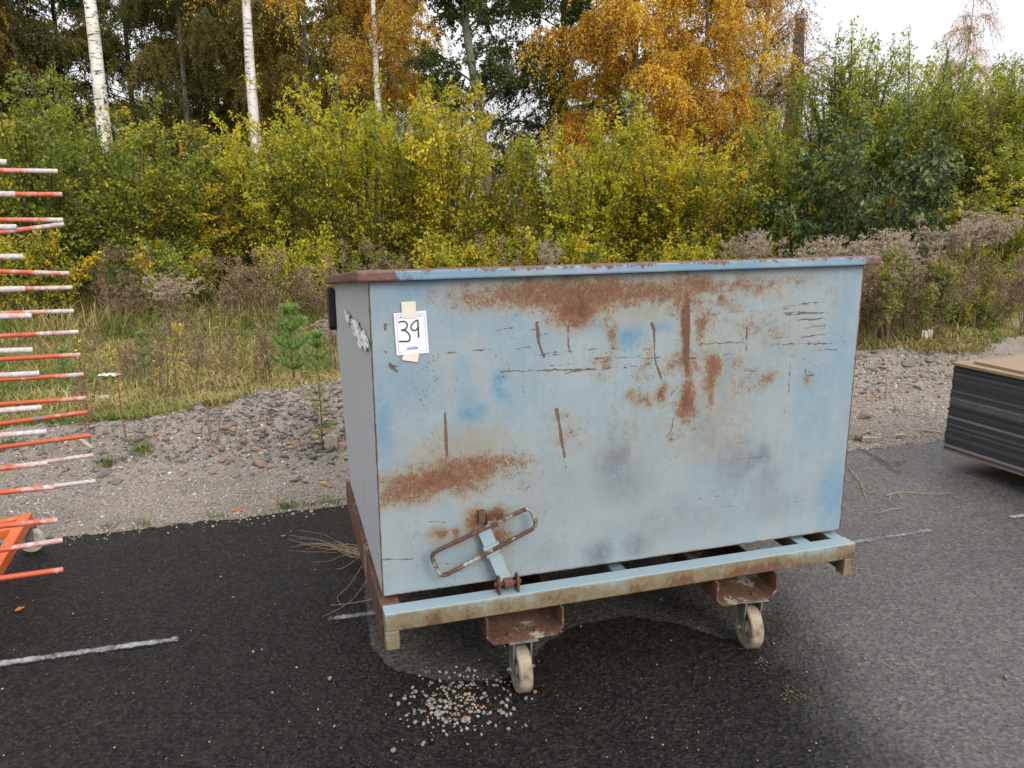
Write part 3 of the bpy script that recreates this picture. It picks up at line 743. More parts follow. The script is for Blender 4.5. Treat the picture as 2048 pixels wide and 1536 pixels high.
def caster(u, v, yaw, spin=0.0):
    c = empty('caster'); c.parent = skip; c.location = (u, v, 0); c.rotation_euler = (0, 0, yaw)
    # axis along local x; wheel with recessed hub
    R_ = .083
    prof = [(.012, -.025), (.028, -.025), (.030, -.012), (.060, -.012), (.066, -.0235), (.079, -.0235), (R_, -.019), (R_, .019), (.079, .0235), (.066, .0235), (.060, .012), (.030, .012), (.028, .025), (.012, .025)]
    w = MB().lathe(prof, (0, 0, R_ + .001), (1, 0, 0), 36).build('wheel', M['nylon'], c, smooth_=True)
    m = w.modifiers.new('e', 'EDGE_SPLIT'); m.split_angle = rad(35)
    for s in (-1, 1):
        x = s * .031
        MB().prism([(-.016, R_ - .02), (.016, R_ - .02), (.030, .176), (.030, .2035), (-.030, .2035), (-.030, .176)], (x - .0025, 0, 0), (x + .0025, 0, 0), (0, 1, 0), (0, 0, 1)).build('fork_plate', M['zinc'], c)
    MB().box(-.05, .05, -.045, .045, .2037, .2083).build('mounting_plate', M['zinc'], c)
    MB().tube([(-.050, 0, R_), (.050, 0, R_)], .0055, 10).build('axle', M['zinc'], c)
    for xx in (.0345, -.0415): MB().lathe([(.010, 0), (.010, .007)], (xx, 0, R_), (1, 0, 0), 6).build('axle_nut', M['zinc'], c)
caster(.452, -.082, rad(-3)); caster(1.362, -.078, rad(-9)); caster(.46, 1.08, rad(6)); caster(1.32, 1.08, rad(-4))

# release lever
lv = MB()
A_, B_ = np.array([.408, -.062, .405]), np.array([.338, -.030, .596])
t_ = (B_ - A_) / np.linalg.norm(B_ - A_); wv = np.cross(t_, (0, 1, 0)); wv /= np.linalg.norm(wv); nn = np.cross(wv, t_)
lv.obox((A_ + B_) / 2, wv * .023, t_ * np.linalg.norm(B_ - A_) / 2, nn * .004)
lever = lv.build('release_lever', M['lever_paint'], skip, .002)
c0 = [(.151, .541), (.185, .452), (.521, .589), (.494, .662)]
c0 = [np.array([u, z]) for u, z in c0]; loop = []
for i in range(4):
    p = c0[i]; a = c0[i - 1]; b = c0[(i + 1) % 4]; ra_ = .026
    pa = p + (a - p) / np.linalg.norm(a - p) * ra_; pb = p + (b - p) / np.linalg.norm(b - p) * ra_
    for q in np.linspace(0, 1, 6):
        m = (1 - q) ** 2 * pa + 2 * q * (1 - q) * p + q * q * pb; loop.append((m[0], -.058 + .006 * (m[0] - .33), m[1]))
MB().tube(loop, .0072, 10, closed=True).build('handle', M['rod_paint'], lever, smooth_=True)
cp = A_ + t_ * .125
MB().obox(cp + nn * (-.002), wv * .029, t_ * .02, nn * .0085).build('collar', M['lever_paint'], lever, .002)
for du in (-.033, .033):
    MB().prism([(-.085, .3715), (-.045, .3715), (-.045, .415), (-.055, .432), (-.078, .432), (-.085, .415)], (.412 + du - .004, 0, 0), (.412 + du + .004, 0, 0), (0, 1, 0), (0, 0, 1)).build('lever_bracket', M['rail_rust'], skip, .001)
MB().tube([(.366, -.066, .402), (.458, -.066, .402)], .008, 10).build('pivot_pin', M['rail_rust'], skip)
MB().lathe([(.019, 0), (.019, .03)], (.397, -.066, .402), (1, 0, 0), 14).build('pivot_sleeve', M['rail_rust'], skip)
MB().prism([(-.002, .60), (-.034, .60), (-.034, .645), (-.026, .652), (-.026, .61), (-.002, .61)], (.352, 0, 0), (.408, 0, 0), (0, 1, 0), (0, 0, 1)).build('catch_hook', M['rod_paint'], skip)
MB().obox((.338, -.014, .632), (.012, 0, 0), (0, .012, 0), (0, 0, .02)).build('catch_block', M['channel_rust'], skip, .002)

# numbered paper taped to the panel (rests on the skip: a thing of its own)
sign = props(empty('paper_sign', (SX, SY, 0), TH), 'white paper sheet with handwritten 39 taped to the blue skip', 'paper sign')
def flat(name, pts, v, th, mat, parent):
    """thin plate on the panel from photo survey points"""
    P = [on_panel(x, y, v) for x, y in pts]; n = len(P)
    vs = [(u, v, z) for u, z in P] + [(u, v + th, z) for u, z in P]
    return MB().add(vs, [tuple(range(n)), tuple(range(n, 2 * n))[::-1]] + [(i, (i + 1) % n, (i + 1) % n + n, i + n) for i in range(n)]).build(name, mat, parent)
flat('sheet', [(787, 627), (852, 621), (858, 705.5), (793.5, 711)], -.0075, .001, M['paper'], sign)
flat('tape', [(802.5, 604), (831, 602), (832.5, 624), (832.5, 636), (804, 636.5)], -.0092, .0008, M['tape'], sign)
flat('tape', [(806, 711), (838.5, 704), (835.5, 724.5), (804, 720)], -.0092, .0008, M['tape'], sign)
def cz(X, Y): return (780 + X / 10.97, 590 + Y / 10.97)
def stroke(name, pts, w, mat, v=-.0085):
    P = [np.array(on_panel(*cz(*p), v)) for p in pts]; Q = []
    for i in range(len(P) - 1):
        for t in np.linspace(0, 1, 5)[:-1]:
            a, b = P[max(i - 1, 0)], P[min(i + 2, len(P) - 1)]
            Q.append(.5 * ((2 * P[i]) + (-a + P[i + 1]) * t + (2 * a - 5 * P[i] + 4 * P[i + 1] - b) * t * t + (-a + 3 * P[i] - 3 * P[i + 1] + b) * t ** 3))
    Q.append(P[-1]); m = MB(); vs = []; fs = []
    for i, q in enumerate(Q):
        t = Q[min(i + 1, len(Q) - 1)] - Q[max(i - 1, 0)]; t /= np.linalg.norm(t) + 1e-9; n_ = np.array([-t[1], t[0]]) * w / 2
        dv = .00002 * i
        for s in (1, -1): vs += [(q[0] + s * n_[0], v - dv, q[1] + s * n_[1]), (q[0] + s * n_[0], v + .0006, q[1] + s * n_[1])]
    for i in range(len(Q) - 1):
        a = i * 4; b = a + 4; fs += [(a, b, b + 2, a + 2), (a, a + 1, b + 1, b), (a + 2, b + 2, b + 3, a + 3)]
    m.add(vs, fs); return m.build(name, mat, sign)
stroke('handwritten_digit', [(188, 605), (235, 585), (300, 578), (352, 600), (380, 655), (365, 715), (320, 755), (250, 770), (320, 775), (385, 815), (430, 885), (438, 950), (415, 1003), (345, 1016), (200, 1015)], .0043, M['ink'])
stroke('handwritten_digit', [(612, 545), (548, 580), (485, 640), (458, 700), (480, 755), (540, 777), (592, 748), (616, 680), (612, 548), (618, 680), (630, 938)], .0043, M['ink'])
for a, b in (((140, 445), (245, 430)), ((570, 412), (755, 400)), ((755, 400), (805, 1210)), ((640, 1225), (805, 1210)), ((195, 1272), (285, 1262)), ((140, 445), (195, 1272)), ((430, 1135), (600, 1117))):
    stroke('border_line', [a, b], .0011, M['print_line'])
stroke('printed_mark', [(168, 492), (195, 500), (222, 490)], .0017, M['print_line']); stroke('printed_mark', [(222, 487), (248, 484)], .0034, M['ink'])
stroke('printed_mark', [(582, 455), (605, 452)], .0022, M['print_line']); stroke('printed_mark', [(640, 456), (668, 454)], .0034, M['ink']); stroke('printed_mark', [(680, 455), (724, 460)], .0015, M['print_line'])
stroke('logo_bar', [(376, 1178), (618, 1160)], .0055, M['print_blue'])
for i in range(9):
    x = 400 + i * 22; y = 1177 - i * 1.65
    stroke('logo_letter', [(x, y + (14 if i % 2 else 10)), (x + 10, y - 12)], .0009, M['paper'], -.0094)

# ================================================================== PAINT DRYING RACK (left)
M['rack_orange'] = worn_paint('rack_orange', (.62, .125, .025), (.58, .11, .02), .06, 14, 0, False, (.66, .22, .10), .4)
def arm_mat():
    k = NM('arm_overspray')
    v = k.scaled((1, 1, 1)); r = k.rnd(); w = k.attr('tipness')
    n = k.noise(13, 4, .6); n2 = k.noise(60, 5, .7); n3 = k.noise(9, 3, .6, k.scaled((1.3, .9, 1.1)))
    f = k.math('ADD', k.math('MULTIPLY', n, .9), k.math('ADD', k.math('MULTIPLY', n2, .45), k.math('MULTIPLY', k.math('SUBTRACT', w, .5), .75)))
    c = k.mix(k.step(f, .62, .80), (.44, .078, .028), (.44, .19, .16))
    c = k.mix(k.step(f, .70, .92), c, k.mix(k.step(n2, .4, .65), (.36, .31, .31), (.50, .475, .46)))
    c = k.mix(k.step(n3, .66, .70), c, (.16, .14, .22))
    return k.done(k.bsdf(c, .5, .4, normal=k.bump(n2, .002, .6)))
M['arm'] = arm_mat()
rack = props(empty('drying_rack', (-2.3, 3.3, 0)), 'orange drying rack with many paint-spattered orange and white arms', 'rack')
RK = np.array([-2.3, 3.3, 0])
DIRA = np.array([math.sin(rad(57)), math.cos(rad(57)), 0])
LONG = [(340.6, 115, 342.6), (388, 124, 388.7), (439.4, 126, 440), (465, 128, 448), (543, 139, 547), (579, 144.5, 575), (626.6, 147.5, 622), (672, 157, 664), (719, 160, 709.5), (760, 167, 749),
        (809, 171.6, 796), (847.7, 174.6, 824), (895, 181, 870.7), (937, 187, 910), (986, 191, 962)]
SHORT = [(324, 13, 325), (388, 30, 388.5), (454, 33, 454.5), (514, 45, 513), (579, 50, 577.5), (633, 62.6, 631.6), (702, 65, 700), (751, 78, 747), (821.6, 83, 815), (871, 93, 863), (937, 95, 926), (985, 109, 973.6),
         (1052, 115, 1040), (1100, 125, 1080), (1157, 126, 1139)]
NPL = np.array([DIRA[1], -DIRA[0], 0])
def arm(y0, ex, ey, Y, rad_, reach, tip):
    E = at_depth(ex, ey, Y)
    d = ray(-2, y0); C0 = np.array([0, 0, CAM_H]); t = ((E - C0) @ NPL) / (d @ NPL); P = C0 + d * t
    u = (E - P) / np.linalg.norm(E - P); S = E - u * reach
    m = MB(); n = 9; pts = [S + (E - S) * i / (n - 1) - RK for i in range(n)]
    m.tube(pts, rad_, 10)
    me = m.mesh('arm', M['arm'], True); k = np.concatenate([np.repeat(np.linspace(-.6, 1, n), 10)])
    at = me.attributes.new('tipness', 'FLOAT', 'POINT'); at.data.foreach_set('value', np.clip(k[:len(me.vertices)] * tip, 0, 1).astype(np.float32))
    o = link('arm', me, rack); md = o.modifiers.new('e', 'EDGE_SPLIT'); md.split_angle = rad(40)
    return S - RK
r9 = np.random.default_rng(9)
Sl = [arm(*a, 3.6, .0105, .85, r9.uniform(.45, .95)) for a in LONG]
Ss = [arm(*a, 3.1, .0118, .70, r9.uniform(.8, 1.25) if i < 10 else r9.uniform(.5, .8)) for i, a in enumerate(SHORT)]
for S in (Sl, Ss):
    x, y = np.mean([s[0] for s in S]), np.mean([s[1] for s in S])
    MB().box(x - .02, x + .02, y - .02, y + .02, .15, 1.95).build('post', M['rack_orange'], rack, .003)
A0 = ground(52, 1040, .165) - RK; B0 = ground(-14, 1150, .165) - RK
dd = (B0 - A0) / np.linalg.norm(B0 - A0)
def bar(P, Q, w, h, name='base_bar', mat=None):
    P, Q = np.array(P), np.array(Q); t = Q - P; L = np.linalg.norm(t); t /= L; s_ = np.cross(t, (0, 0, 1)); s_ /= np.linalg.norm(s_); n_ = np.cross(s_, t)
    return MB().obox((P + Q) / 2, t * L / 2, s_ * w, n_ * h).build(name, mat or M['rack_orange'], rack, .003)
bar(A0 - dd * .03, A0 + dd * 1.0, .024, .026)
bar(A0 - DIRA * .028, A0 - DIRA * 1.1, .02, .022); bar(A0 + dd * .13 - DIRA * .028, A0 + dd * .13 - DIRA * 1.1, .018, .02)
bar(A0 + dd * .95 - DIRA * .028, A0 + dd * .95 - DIRA * 1.1, .02, .022)
M['pale_nylon'] = plain('pale_nylon', (.42, .39, .32), .6, .25, 30)
def rack_caster(p, yaw):
    c = empty('caster'); c.parent = rack; c.location = p; c.rotation_euler = (0, 0, yaw); R_ = .060
    prof = [(.010, -.017), (.022, -.017), (.024, -.009), (.038, -.009), (.043, -.016), (.056, -.016), (R_, -.012), (R_, .012), (.056, .016), (.043, .016), (.038, .009), (.024, .009), (.022, .017), (.010, .017)]
    w = MB().lathe(prof, (0, 0, R_), (1, 0, 0), 30).build('wheel', M['pale_nylon'], c, smooth_=True)
    m = w.modifiers.new('e', 'EDGE_SPLIT'); m.split_angle = rad(35)
    MB().box(-.024, -.0205, -.02, .02, R_ - .015, .134).box(.0205, .024, -.02, .02, R_ - .015, .134).build('fork', M['zinc'], c)
    MB().box(-.03, .03, -.03, .03, .1345, .139).build('mounting_plate', M['zinc'], c)
W1 = ground(60, 1106) - RK
rack_caster((W1[0] + .005, W1[1] + .02, 0), rad(98)); rack_caster((*(A0 + dd * .9)[:2], 0), rad(40)); rack_caster((*(A0 - DIRA * 1.05)[:2], 0), rad(70))
for S in (Sl, Ss):
    x, y = np.mean([s[0] for s in S]), np.mean([s[1] for s in S])
    bar((x, y, .145), (A0 - DIRA * 1.0)[:2].tolist() + [.145], .016, .012)

# ================================================================== STACK OF BOARDS (right)
def board_edge(name, stops, gl=.4):
    k = NM(name)
    n = k.noise(3, 5, .75, k.scaled((.8, .8, 60))); f = k.noise(40, 5, .8, k.scaled((1, 1, 8))); r = k.rnd()
    v = k.math('ADD', k.math('MULTIPLY', n, .5), k.math('ADD', k.math('MULTIPLY', f, .3), k.math('MULTIPLY', k.math('POWER', r, 2.2), .42)))
    return k.done(k.bsdf(k.ramp(v, stops), .62, gl, normal=k.bump(f, .003, .6)))
M['board_black'] = board_edge('board_black', [(.25, (0.0135, 0.0135, 0.01688)), (.52, (0.03713, 0.03544, 0.0405)), (.66, (0.08438, 0.081, 0.08438)), (.85, (0.2531, 0.2446, 0.2362))])
M['board_brown'] = board_edge('board_brown', [(.2, (0.1501, 0.09576, 0.05439)), (.5, (0.2136, 0.1477, 0.08806)), (.8, (0.2771, 0.2025, 0.1295))], .3)
M['bearer'] = plain('bearer', (.07, .055, .04), .8, .3, 30)
bd1 = np.array([.20, -.53]); bd1 /= np.linalg.norm(bd1); bd2 = np.array([-bd1[1], bd1[0]])
if bd2[0] < 0: bd2 = -bd2
BC = np.array([2.742, 4.768]); BANG = math.atan2(bd1[1], bd1[0])
BL, BW = 2.5, 1.25
r4 = np.random.default_rng(4)
for i in range(3):
    o = MB().box(-.05, .05, -BW + .12, -.10, 0.0005, .108) if False else MB().box(.62 + i * .8, .71 + i * .8, .34, BW - .10, .002, .1085)
    o = o.build('bearer', M['bearer']); o.location = (*BC, 0); o.rotation_euler = (0, 0, BANG)
    props(o, 'square dark timber bearer lying under the stack of black boards', 'timber', 'bearers under the board stack')
bz = .109
base_me = MB().box(0, BL, 0, BW, 0, .0145).mesh('stacked_board', M['board_black'])
nb = 36
for i in range(nb):
    th = .0145
    o = link('stacked_board', base_me, mat=M['board_brown'] if i == 0 else None); sxx = 1 + r4.uniform(-.003, .003)
    o.location = (BC[0] + r4.normal(0, .0022) + (i / nb) * .012, BC[1] + r4.normal(0, .003) + (i / nb) * .008, bz); o.rotation_euler = (0, 0, BANG + r4.normal(0, .0012)); bz += th + .0008
    if i == 0: props(o, 'lowest brown-edged board of the black stack, resting on the bearers', 'board', 'thin black boards stacked beside the skip')
    elif i == nb - 1: props(o, 'uppermost black board just below the brown plywood', 'board', 'thin black boards stacked beside the skip')
    else: props(o, 'thin black board in the %s of the tall stack on the asphalt' % ('lowest quarter', 'lower middle', 'upper middle', 'top quarter')[min(3, 4 * i // nb)], 'board', 'thin black boards stacked beside the skip')
for i, (dx, dy, da, th, lab) in enumerate([(-.012, .05, .010, .016, 'lower brown plywood sheet directly on top of the black board stack'), (.08, .13, -.028, .014, 'topmost pale brown plywood sheet crowning the board stack')]):
    o = MB().box(0, BL - .1, 0, BW - .06, 0, th).build('plywood_sheet', M['board_brown'])
    p = BC + bd1 * dx + bd2 * (dy - .055)
    o.location = (*p, bz + .001); o.rotation_euler = (0, 0, BANG + da); bz += th + .002
    props(o, lab, 'plywood')

# ================================================================== STONES
def stone_mesh(name, seed, mat, tris=40):
    import bmesh
    bm = bmesh.new(); bmesh.ops.create_icosphere(bm, subdivisions=2 if tris > 60 else 1, radius=1)
    r = np.random.default_rng(seed); ax = r.uniform(.55, 1.15, 3); ax[2] *= .62
    pl = [(r.normal(size=3), r.uniform(.55, .85)) for _ in range(7)]
    for v in bm.verts:
        p = np.array(v.co)
        for n, d in pl:
            n = n / np.linalg.norm(n); k = p @ n
            if k > d: p = p - n * (k - d)
        v.co = p * ax * r.uniform(.94, 1.06)
    me = bpy.data.meshes.new(name); bm.to_mesh(me); bm.free(); me.materials.append(mat); return me
def stone_mat(name, pal, far=1):
    k = NM(name); n = k.noise(9, 6, .75); c = k.ramp(k.rnd(), pal, 'CONSTANT')
    c = k.mix(k.step(n, .35, .7, 0, .6), c, k.mix(1.0, c, (.6, .58, .56), 'MULTIPLY')); c = k.mix(k.step(k.noise(60, 4, .8), .6, .8, 0, .35), c, (.5, .47, .45))
    return k.done(k.bsdf(c, .85, .25, normal=k.bump(n, .05, .5)))
GREYS = [(0, (0.1766, 0.1634, 0.1546)), (.16, (0.2296, 0.2164, 0.2075)), (.34, (0.1325, 0.1325, 0.1325)), (.5, (0.2738, 0.2473, 0.2296)), (.62, (0.2914, 0.1943, 0.159)), (.74, (0.1943, 0.1766, 0.1546)), (.86, (0.3179, 0.2914, 0.265)), (.94, (0.3356, 0.2208, 0.1766))]
M['stone'] = stone_mat('stone', GREYS)
smesh = [stone_mesh('stone', 100 + i, M['stone'], 80) for i in range(5)]
r6 = np.random.default_rng(6)
def gh(x, y): return float(height(np.array([x]), np.array([y]))[0])
AS = lambda a, s: E0 + EU * a + EV * s
cnt = 0
def put_stone(x, y, size, sink=.35):
    global cnt
    o = link('stone', smesh[r6.integers(5)], gravel_ground)
    o.location = (x, y, gh(x, y) + size * (.62 * .5 - sink * .4)); o.scale = (size, size * r6.uniform(.7, 1), size * r6.uniform(.7, 1.1)); o.rotation_euler = (r6.normal(0, .35), r6.normal(0, .35), r6.uniform(0, 6.28)); cnt += 1
clusters = [((-.1, 1.55), (.75, .45), 110), ((-.6, .95), (.5, .14), 22), ((.55, 1.3), (.35, .4), 26), ((-1.9, 1.5), (.9, .2), 16), ((3.95, 1.7), (.7, .35), 70), ((5.4, 2.1), (.8, .35), 26)]
for (a0, s0), (ra, rs2), n in clusters:
    for _ in range(n):
        a, s = a0 + r6.normal(0, ra), max(.75, s0 + r6.normal(0, rs2)); p = AS(a, s); put_stone(p[0], p[1], float(np.clip(r6.lognormal(-3.5, .45), .016, .075)))
# particular larger ones
for px, py, sz in [(715, 905, .05), (540, 905, .04), (652, 842, .06), (668, 835, .05), (560, 850, .05), (300, 868, .055), (98, 892, .07), (1930 - 90, 765, .07), (1850, 742, .07), (1860, 728, .06), (1800, 720, .06), (1905, 712, .07), (1795, 802, .05), (1730, 812, .06), (470, 925, .035), (590, 930, .05), (610, 935, .05), (760 - 80, 870, .06)]:
    p = ground(px, py, .08); put_stone(p[0], p[1], sz)

def many_stones(n, area, size, seed, flat=1.0):
    """joined small angular stones: verts/faces/tint arrays"""
    r = np.random.default_rng(seed); P = area(r, n); n = len(P)
    base = np.array([(-1, -1, -.6), (1, -1, -.6), (1, 1, -.6), (-1, 1, -.6), (-.75, -.75, .6), (.75, -.75, .6), (.75, .75, .6), (-.75, .75, .6)])
    v = base[None] * r.uniform(.55, 1.15, (n, 8, 3)) * np.stack([np.ones(n), r.uniform(.55, 1, n), np.full(n, flat)], 1)[:, None, :]; sz = size(r, n)[:, None, None]; v = v * sz
    ang = r.uniform(0, 6.28, n); tl = r.normal(0, .5, n); c, s = np.cos(tl), np.sin(tl)
    y = v[..., 1] * c[:, None] - v[..., 2] * s[:, None]; z = v[..., 1] * s[:, None] + v[..., 2] * c[:, None]; v = np.stack([v[..., 0], y, z], -1)
    c, s = np.cos(ang), np.sin(ang)
    v = np.stack([v[..., 0] * c[:, None] - v[..., 1] * s[:, None], v[..., 0] * s[:, None] + v[..., 1] * c[:, None], v[..., 2]], -1) + P[:, None, :]
    q = np.array([(0, 3, 2, 1), (4, 5, 6, 7), (0, 1, 5, 4), (1, 2, 6, 5), (2, 3, 7, 6), (3, 0, 4, 7)])
    f = (q[None] + (np.arange(n) * 8)[:, None, None]).reshape(-1, 4)
    return v.reshape(-1, 3), f, np.repeat(r.random(n), 6)
def tint_stone_mat(name, pal):
    k = NM(name); n = k.noise(60, 4, .7)
    c = k.ramp(k.attr('tint'), pal, 'CONSTANT'); c = k.mix(k.step(n, .35, .7, 0, .45), c, k.mix(1.0, c, (.6, .58, .56), 'MULTIPLY'))
    return k.done(k.bsdf(c, .85, .25))
M['gravel'] = tint_stone_mat('gravel', [(0, (0.1755, 0.1649, 0.148)), (.2, (0.258, 0.2418, 0.2114)), (.4, (0.3199, 0.2967, 0.2595)), (.55, (0.2167, 0.1868, 0.1586)), (.68, (0.3715, 0.2858, 0.222)), (.78, (0.3921, 0.3737, 0.3278)), (.9, (0.2786, 0.2697, 0.2538)), (.96, (0.5366, 0.5386, 0.4969))])
def gravel_area(r, n):
    a = np.concatenate([r.uniform(-3.6, .6, n // 2), r.uniform(2.6, 6.5, n // 2)]); s = r.uniform(.015, 3.1, len(a)) ** 1.0
    x = E0[0] + a * EU[0] + s * EV[0]; y = E0[1] + a * EU[1] + s * EV[1]
    k = is_gravel(x, y) > r.uniform(.3, .8, len(a)); x, y = x[k], y[k]
    return np.stack([x, y, height(x, y) + .002], 1)
v, f, t = many_stones(42000, gravel_area, lambda r, n: np.clip(r.lognormal(-5.25, .38, n), .0028, .014), 61)
props(link('gravel', raw_mesh('gravel', v, f, np.full(len(f), 4), M['gravel'], attrs={'tint': t})), 'loose grey and reddish gravel lying along the asphalt edge', 'gravel', kind='stuff')
# spill on the asphalt in front of the wheel
def spill(r, n):
    P = np.concatenate([np.array([(905, 1425)]) + r.normal(0, 1, (int(n * .7), 2)) * (52, 27), np.array([(935, 1365)]) + r.normal(0, 1, (n - int(n * .7), 2)) * (50, 16)])
    return np.array([[*ground(*p)[:2], .006] for p in P])
M['pebble_mix'] = tint_stone_mat('pebble_mix', [(0, (0.222, 0.2072, 0.185)), (.2, (0.2664, 0.2368, 0.2072)), (.38, (0.1924, 0.1998, 0.1924)), (.55, (0.296, 0.185, 0.1184)), (.66, (0.3108, 0.2738, 0.2368)), (.8, (0.2442, 0.2442, 0.2516)), (.92, (0.3404, 0.1628, 0.0962))])
v, f, t = many_stones(210, spill, lambda r, n: np.clip(r.lognormal(-5.35, .3, n), .003, .008), 67)
props(link('spilled_gravel', raw_mesh('spilled_gravel', v, f, np.full(len(f), 4), M['pebble_mix'], attrs={'tint': t})), 'fine pale gravel spilled on the black asphalt before the skip wheel', 'gravel', kind='stuff')
def specks(r, n):
    P = np.stack([r.uniform(0, 2048, n), r.uniform(1060, 1536, n)], 1); return np.array([[*ground(*p)[:2], .004] for p in P])
v, f, t = many_stones(220, specks, lambda r, n: np.clip(r.lognormal(-5.9, .4, n), .0015, .006), 68)
props(link('grit', raw_mesh('grit', v, f, np.full(len(f), 4), M['pebble_mix'], attrs={'tint': t})), 'scattered grit and tiny stones over the asphalt', 'grit', kind='stuff')
M['rubble'] = tint_stone_mat('rubble', [(0, (0.1152, 0.1037, 0.0928)), (.22, (0.1664, 0.1525, 0.1392)), (.45, (0.2176, 0.1891, 0.1682)), (.6, (0.128, 0.122, 0.116)), (.74, (0.256, 0.1769, 0.1392)), (.84, (0.2816, 0.244, 0.2146)), (.95, (0.384, 0.3416, 0.3016))])
def bank(r, n):
    A = np.concatenate([r.normal(.0, .75, n // 2), r.normal(-1.2, .6, n // 40), r.normal(4.0, .8, n // 4), r.normal(5.6, .8, n // 8)]); s = np.where(A < 2, 1.6 + r.normal(0, .36, len(A)), 1.75 + r.normal(0, .32, len(A))); k = s > .7; A, s = A[k], s[k]
    p = E0[None] + A[:, None] * EU + s[:, None] * EV; g = is_gravel(p[:, 0], p[:, 1]) > .4; p = p[g]
    return np.stack([p[:, 0], p[:, 1], height(p[:, 0], p[:, 1]) + .006], 1)
v, f, t = many_stones(4200, bank, lambda r, n: np.clip(r.lognormal(-4.35, .42, n), .007, .034), 72, .55)
props(link('rubble', raw_mesh('rubble', v, f, np.full(len(f), 4), M['rubble'], attrs={'tint': t})), 'broken stone rubble heaped along the gravel bank', 'rubble', kind='stuff')
def edge_debris(r, n):
    a = r.uniform(-3.2, 6, n); s = -np.abs(r.normal(0, .07, n)) * r.uniform(.2, 1.6, n); p = E0[None] + a[:, None] * EU + s[:, None] * EV
    return np.concatenate([p, np.full((n, 1), .002)], 1)
v, f, t = many_stones(1500, edge_debris, lambda r, n: np.clip(r.lognormal(-5.5, .4, n), .002, .009), 69)
props(link('edge_gravel', raw_mesh('edge_gravel', v, f, np.full(len(f), 4), M['gravel'], attrs={'tint': t})), 'stray gravel crumbs along the broken asphalt edge', 'gravel', kind='stuff')
def crumbs(r, n):
    L = [((1525, 1330), (9, 7)), ((1575, 1378), (13, 10)), ((1600, 1395), (16, 8)), ((1400, 1228), (28, 9)), ((1500, 1297), (14, 3)), ((1375, 1215), (20, 7))]
    P = np.concatenate([np.array([c]) + r.normal(0, 1, (n // 6, 2)) * s for c, s in L]); return np.array([[*ground(*p)[:2], .004] for p in P])
M['crumb'] = tint_stone_mat('crumb', [(0, (0.0385, 0.0275, 0.01925)), (.3, (0.0715, 0.0495, 0.03025)), (.6, (0.11, 0.07975, 0.04675)), (.85, (0.055, 0.044, 0.03575))])
v, f, t = many_stones(420, crumbs, lambda r, n: np.clip(r.lognormal(-5.95, .5, n), .0012, .006), 70)
props(link('dirt_crumbs', raw_mesh('dirt_crumbs', v, f, np.full(len(f), 4), M['crumb'], attrs={'tint': t})), 'brown dirt and leaf crumbs trailing across the asphalt by the right wheel', 'dirt', kind='stuff')
v, f, t = many_stones(420, lambda r, n: np.array([[*ground(905 + r.normal(0, 66), 1412 + r.normal(0, 38))[:2], .003] for _ in range(n)]), lambda r, n: np.clip(r.lognormal(-6.1, .4, n), .001, .0045), 71)
props(link('spill_fines', raw_mesh('spill_fines', v, f, np.full(len(f), 4), M['crumb'], attrs={'tint': t})), 'fine grit and dust around the gravel spill before the wheel', 'grit', kind='stuff')
M['pebble'] = stone_mat('pebble', [(0, (0.2516, 0.2294, 0.2072)), (.2, (0.296, 0.2738, 0.2442)), (.4, (0.1998, 0.2072, 0.1998)), (.55, (0.3256, 0.1776, 0.111)), (.64, (0.296, 0.2812, 0.2664)), (.8, (0.2294, 0.2368, 0.2442)), (.92, (0.3552, 0.222, 0.148))])
pm = [stone_mesh('pebble', 300 + i, M['pebble']) for i in range(4)]
def pebble(px, py, sz, lab, grp=None):
    p = ground(px, py); o = link('pebble', pm[r6.integers(4)]); o.location = (p[0], p[1], sz * .45 + .003); s = sz; o.scale = (s, s * r6.uniform(.7, 1), s * r6.uniform(.8, 1.2)); o.rotation_euler = (r6.normal(0, .3), r6.normal(0, .3), r6.uniform(0, 6)); props(o, lab, 'pebble', grp)
for i in range(95):
    px = 905 + r6.normal(0, 50); py = 1422 + r6.normal(0, 25)
    if i > 75: px, py = 930 + r6.normal(0, 48), 1368 + r6.normal(0, 14)
    pebble(px, py, float(np.clip(r6.lognormal(-4.72, .25), .006, .0135)), 'angular pebble in the small gravel spill before the front skip wheel', 'pebbles of the gravel spill')
for px, py, sz, lab in [(797, 1412, .012, 'white angular pebble at the edge of the gravel spill'), (787, 1504, .011, 'pale grey pebble below the gravel spill, nearest the picture edge'), (845, 1493, .010, 'reddish pebble lying just below the gravel spill'),
                        (660, 1360, .011, 'whitish lump alone on the dark asphalt beside the spill'), (2010, 1357, .012, 'dark pebble lying alone on the paler asphalt'), (545, 1388, .006, 'small reddish pebble alone on the black asphalt')]:
    pebble(px, py, sz, lab)

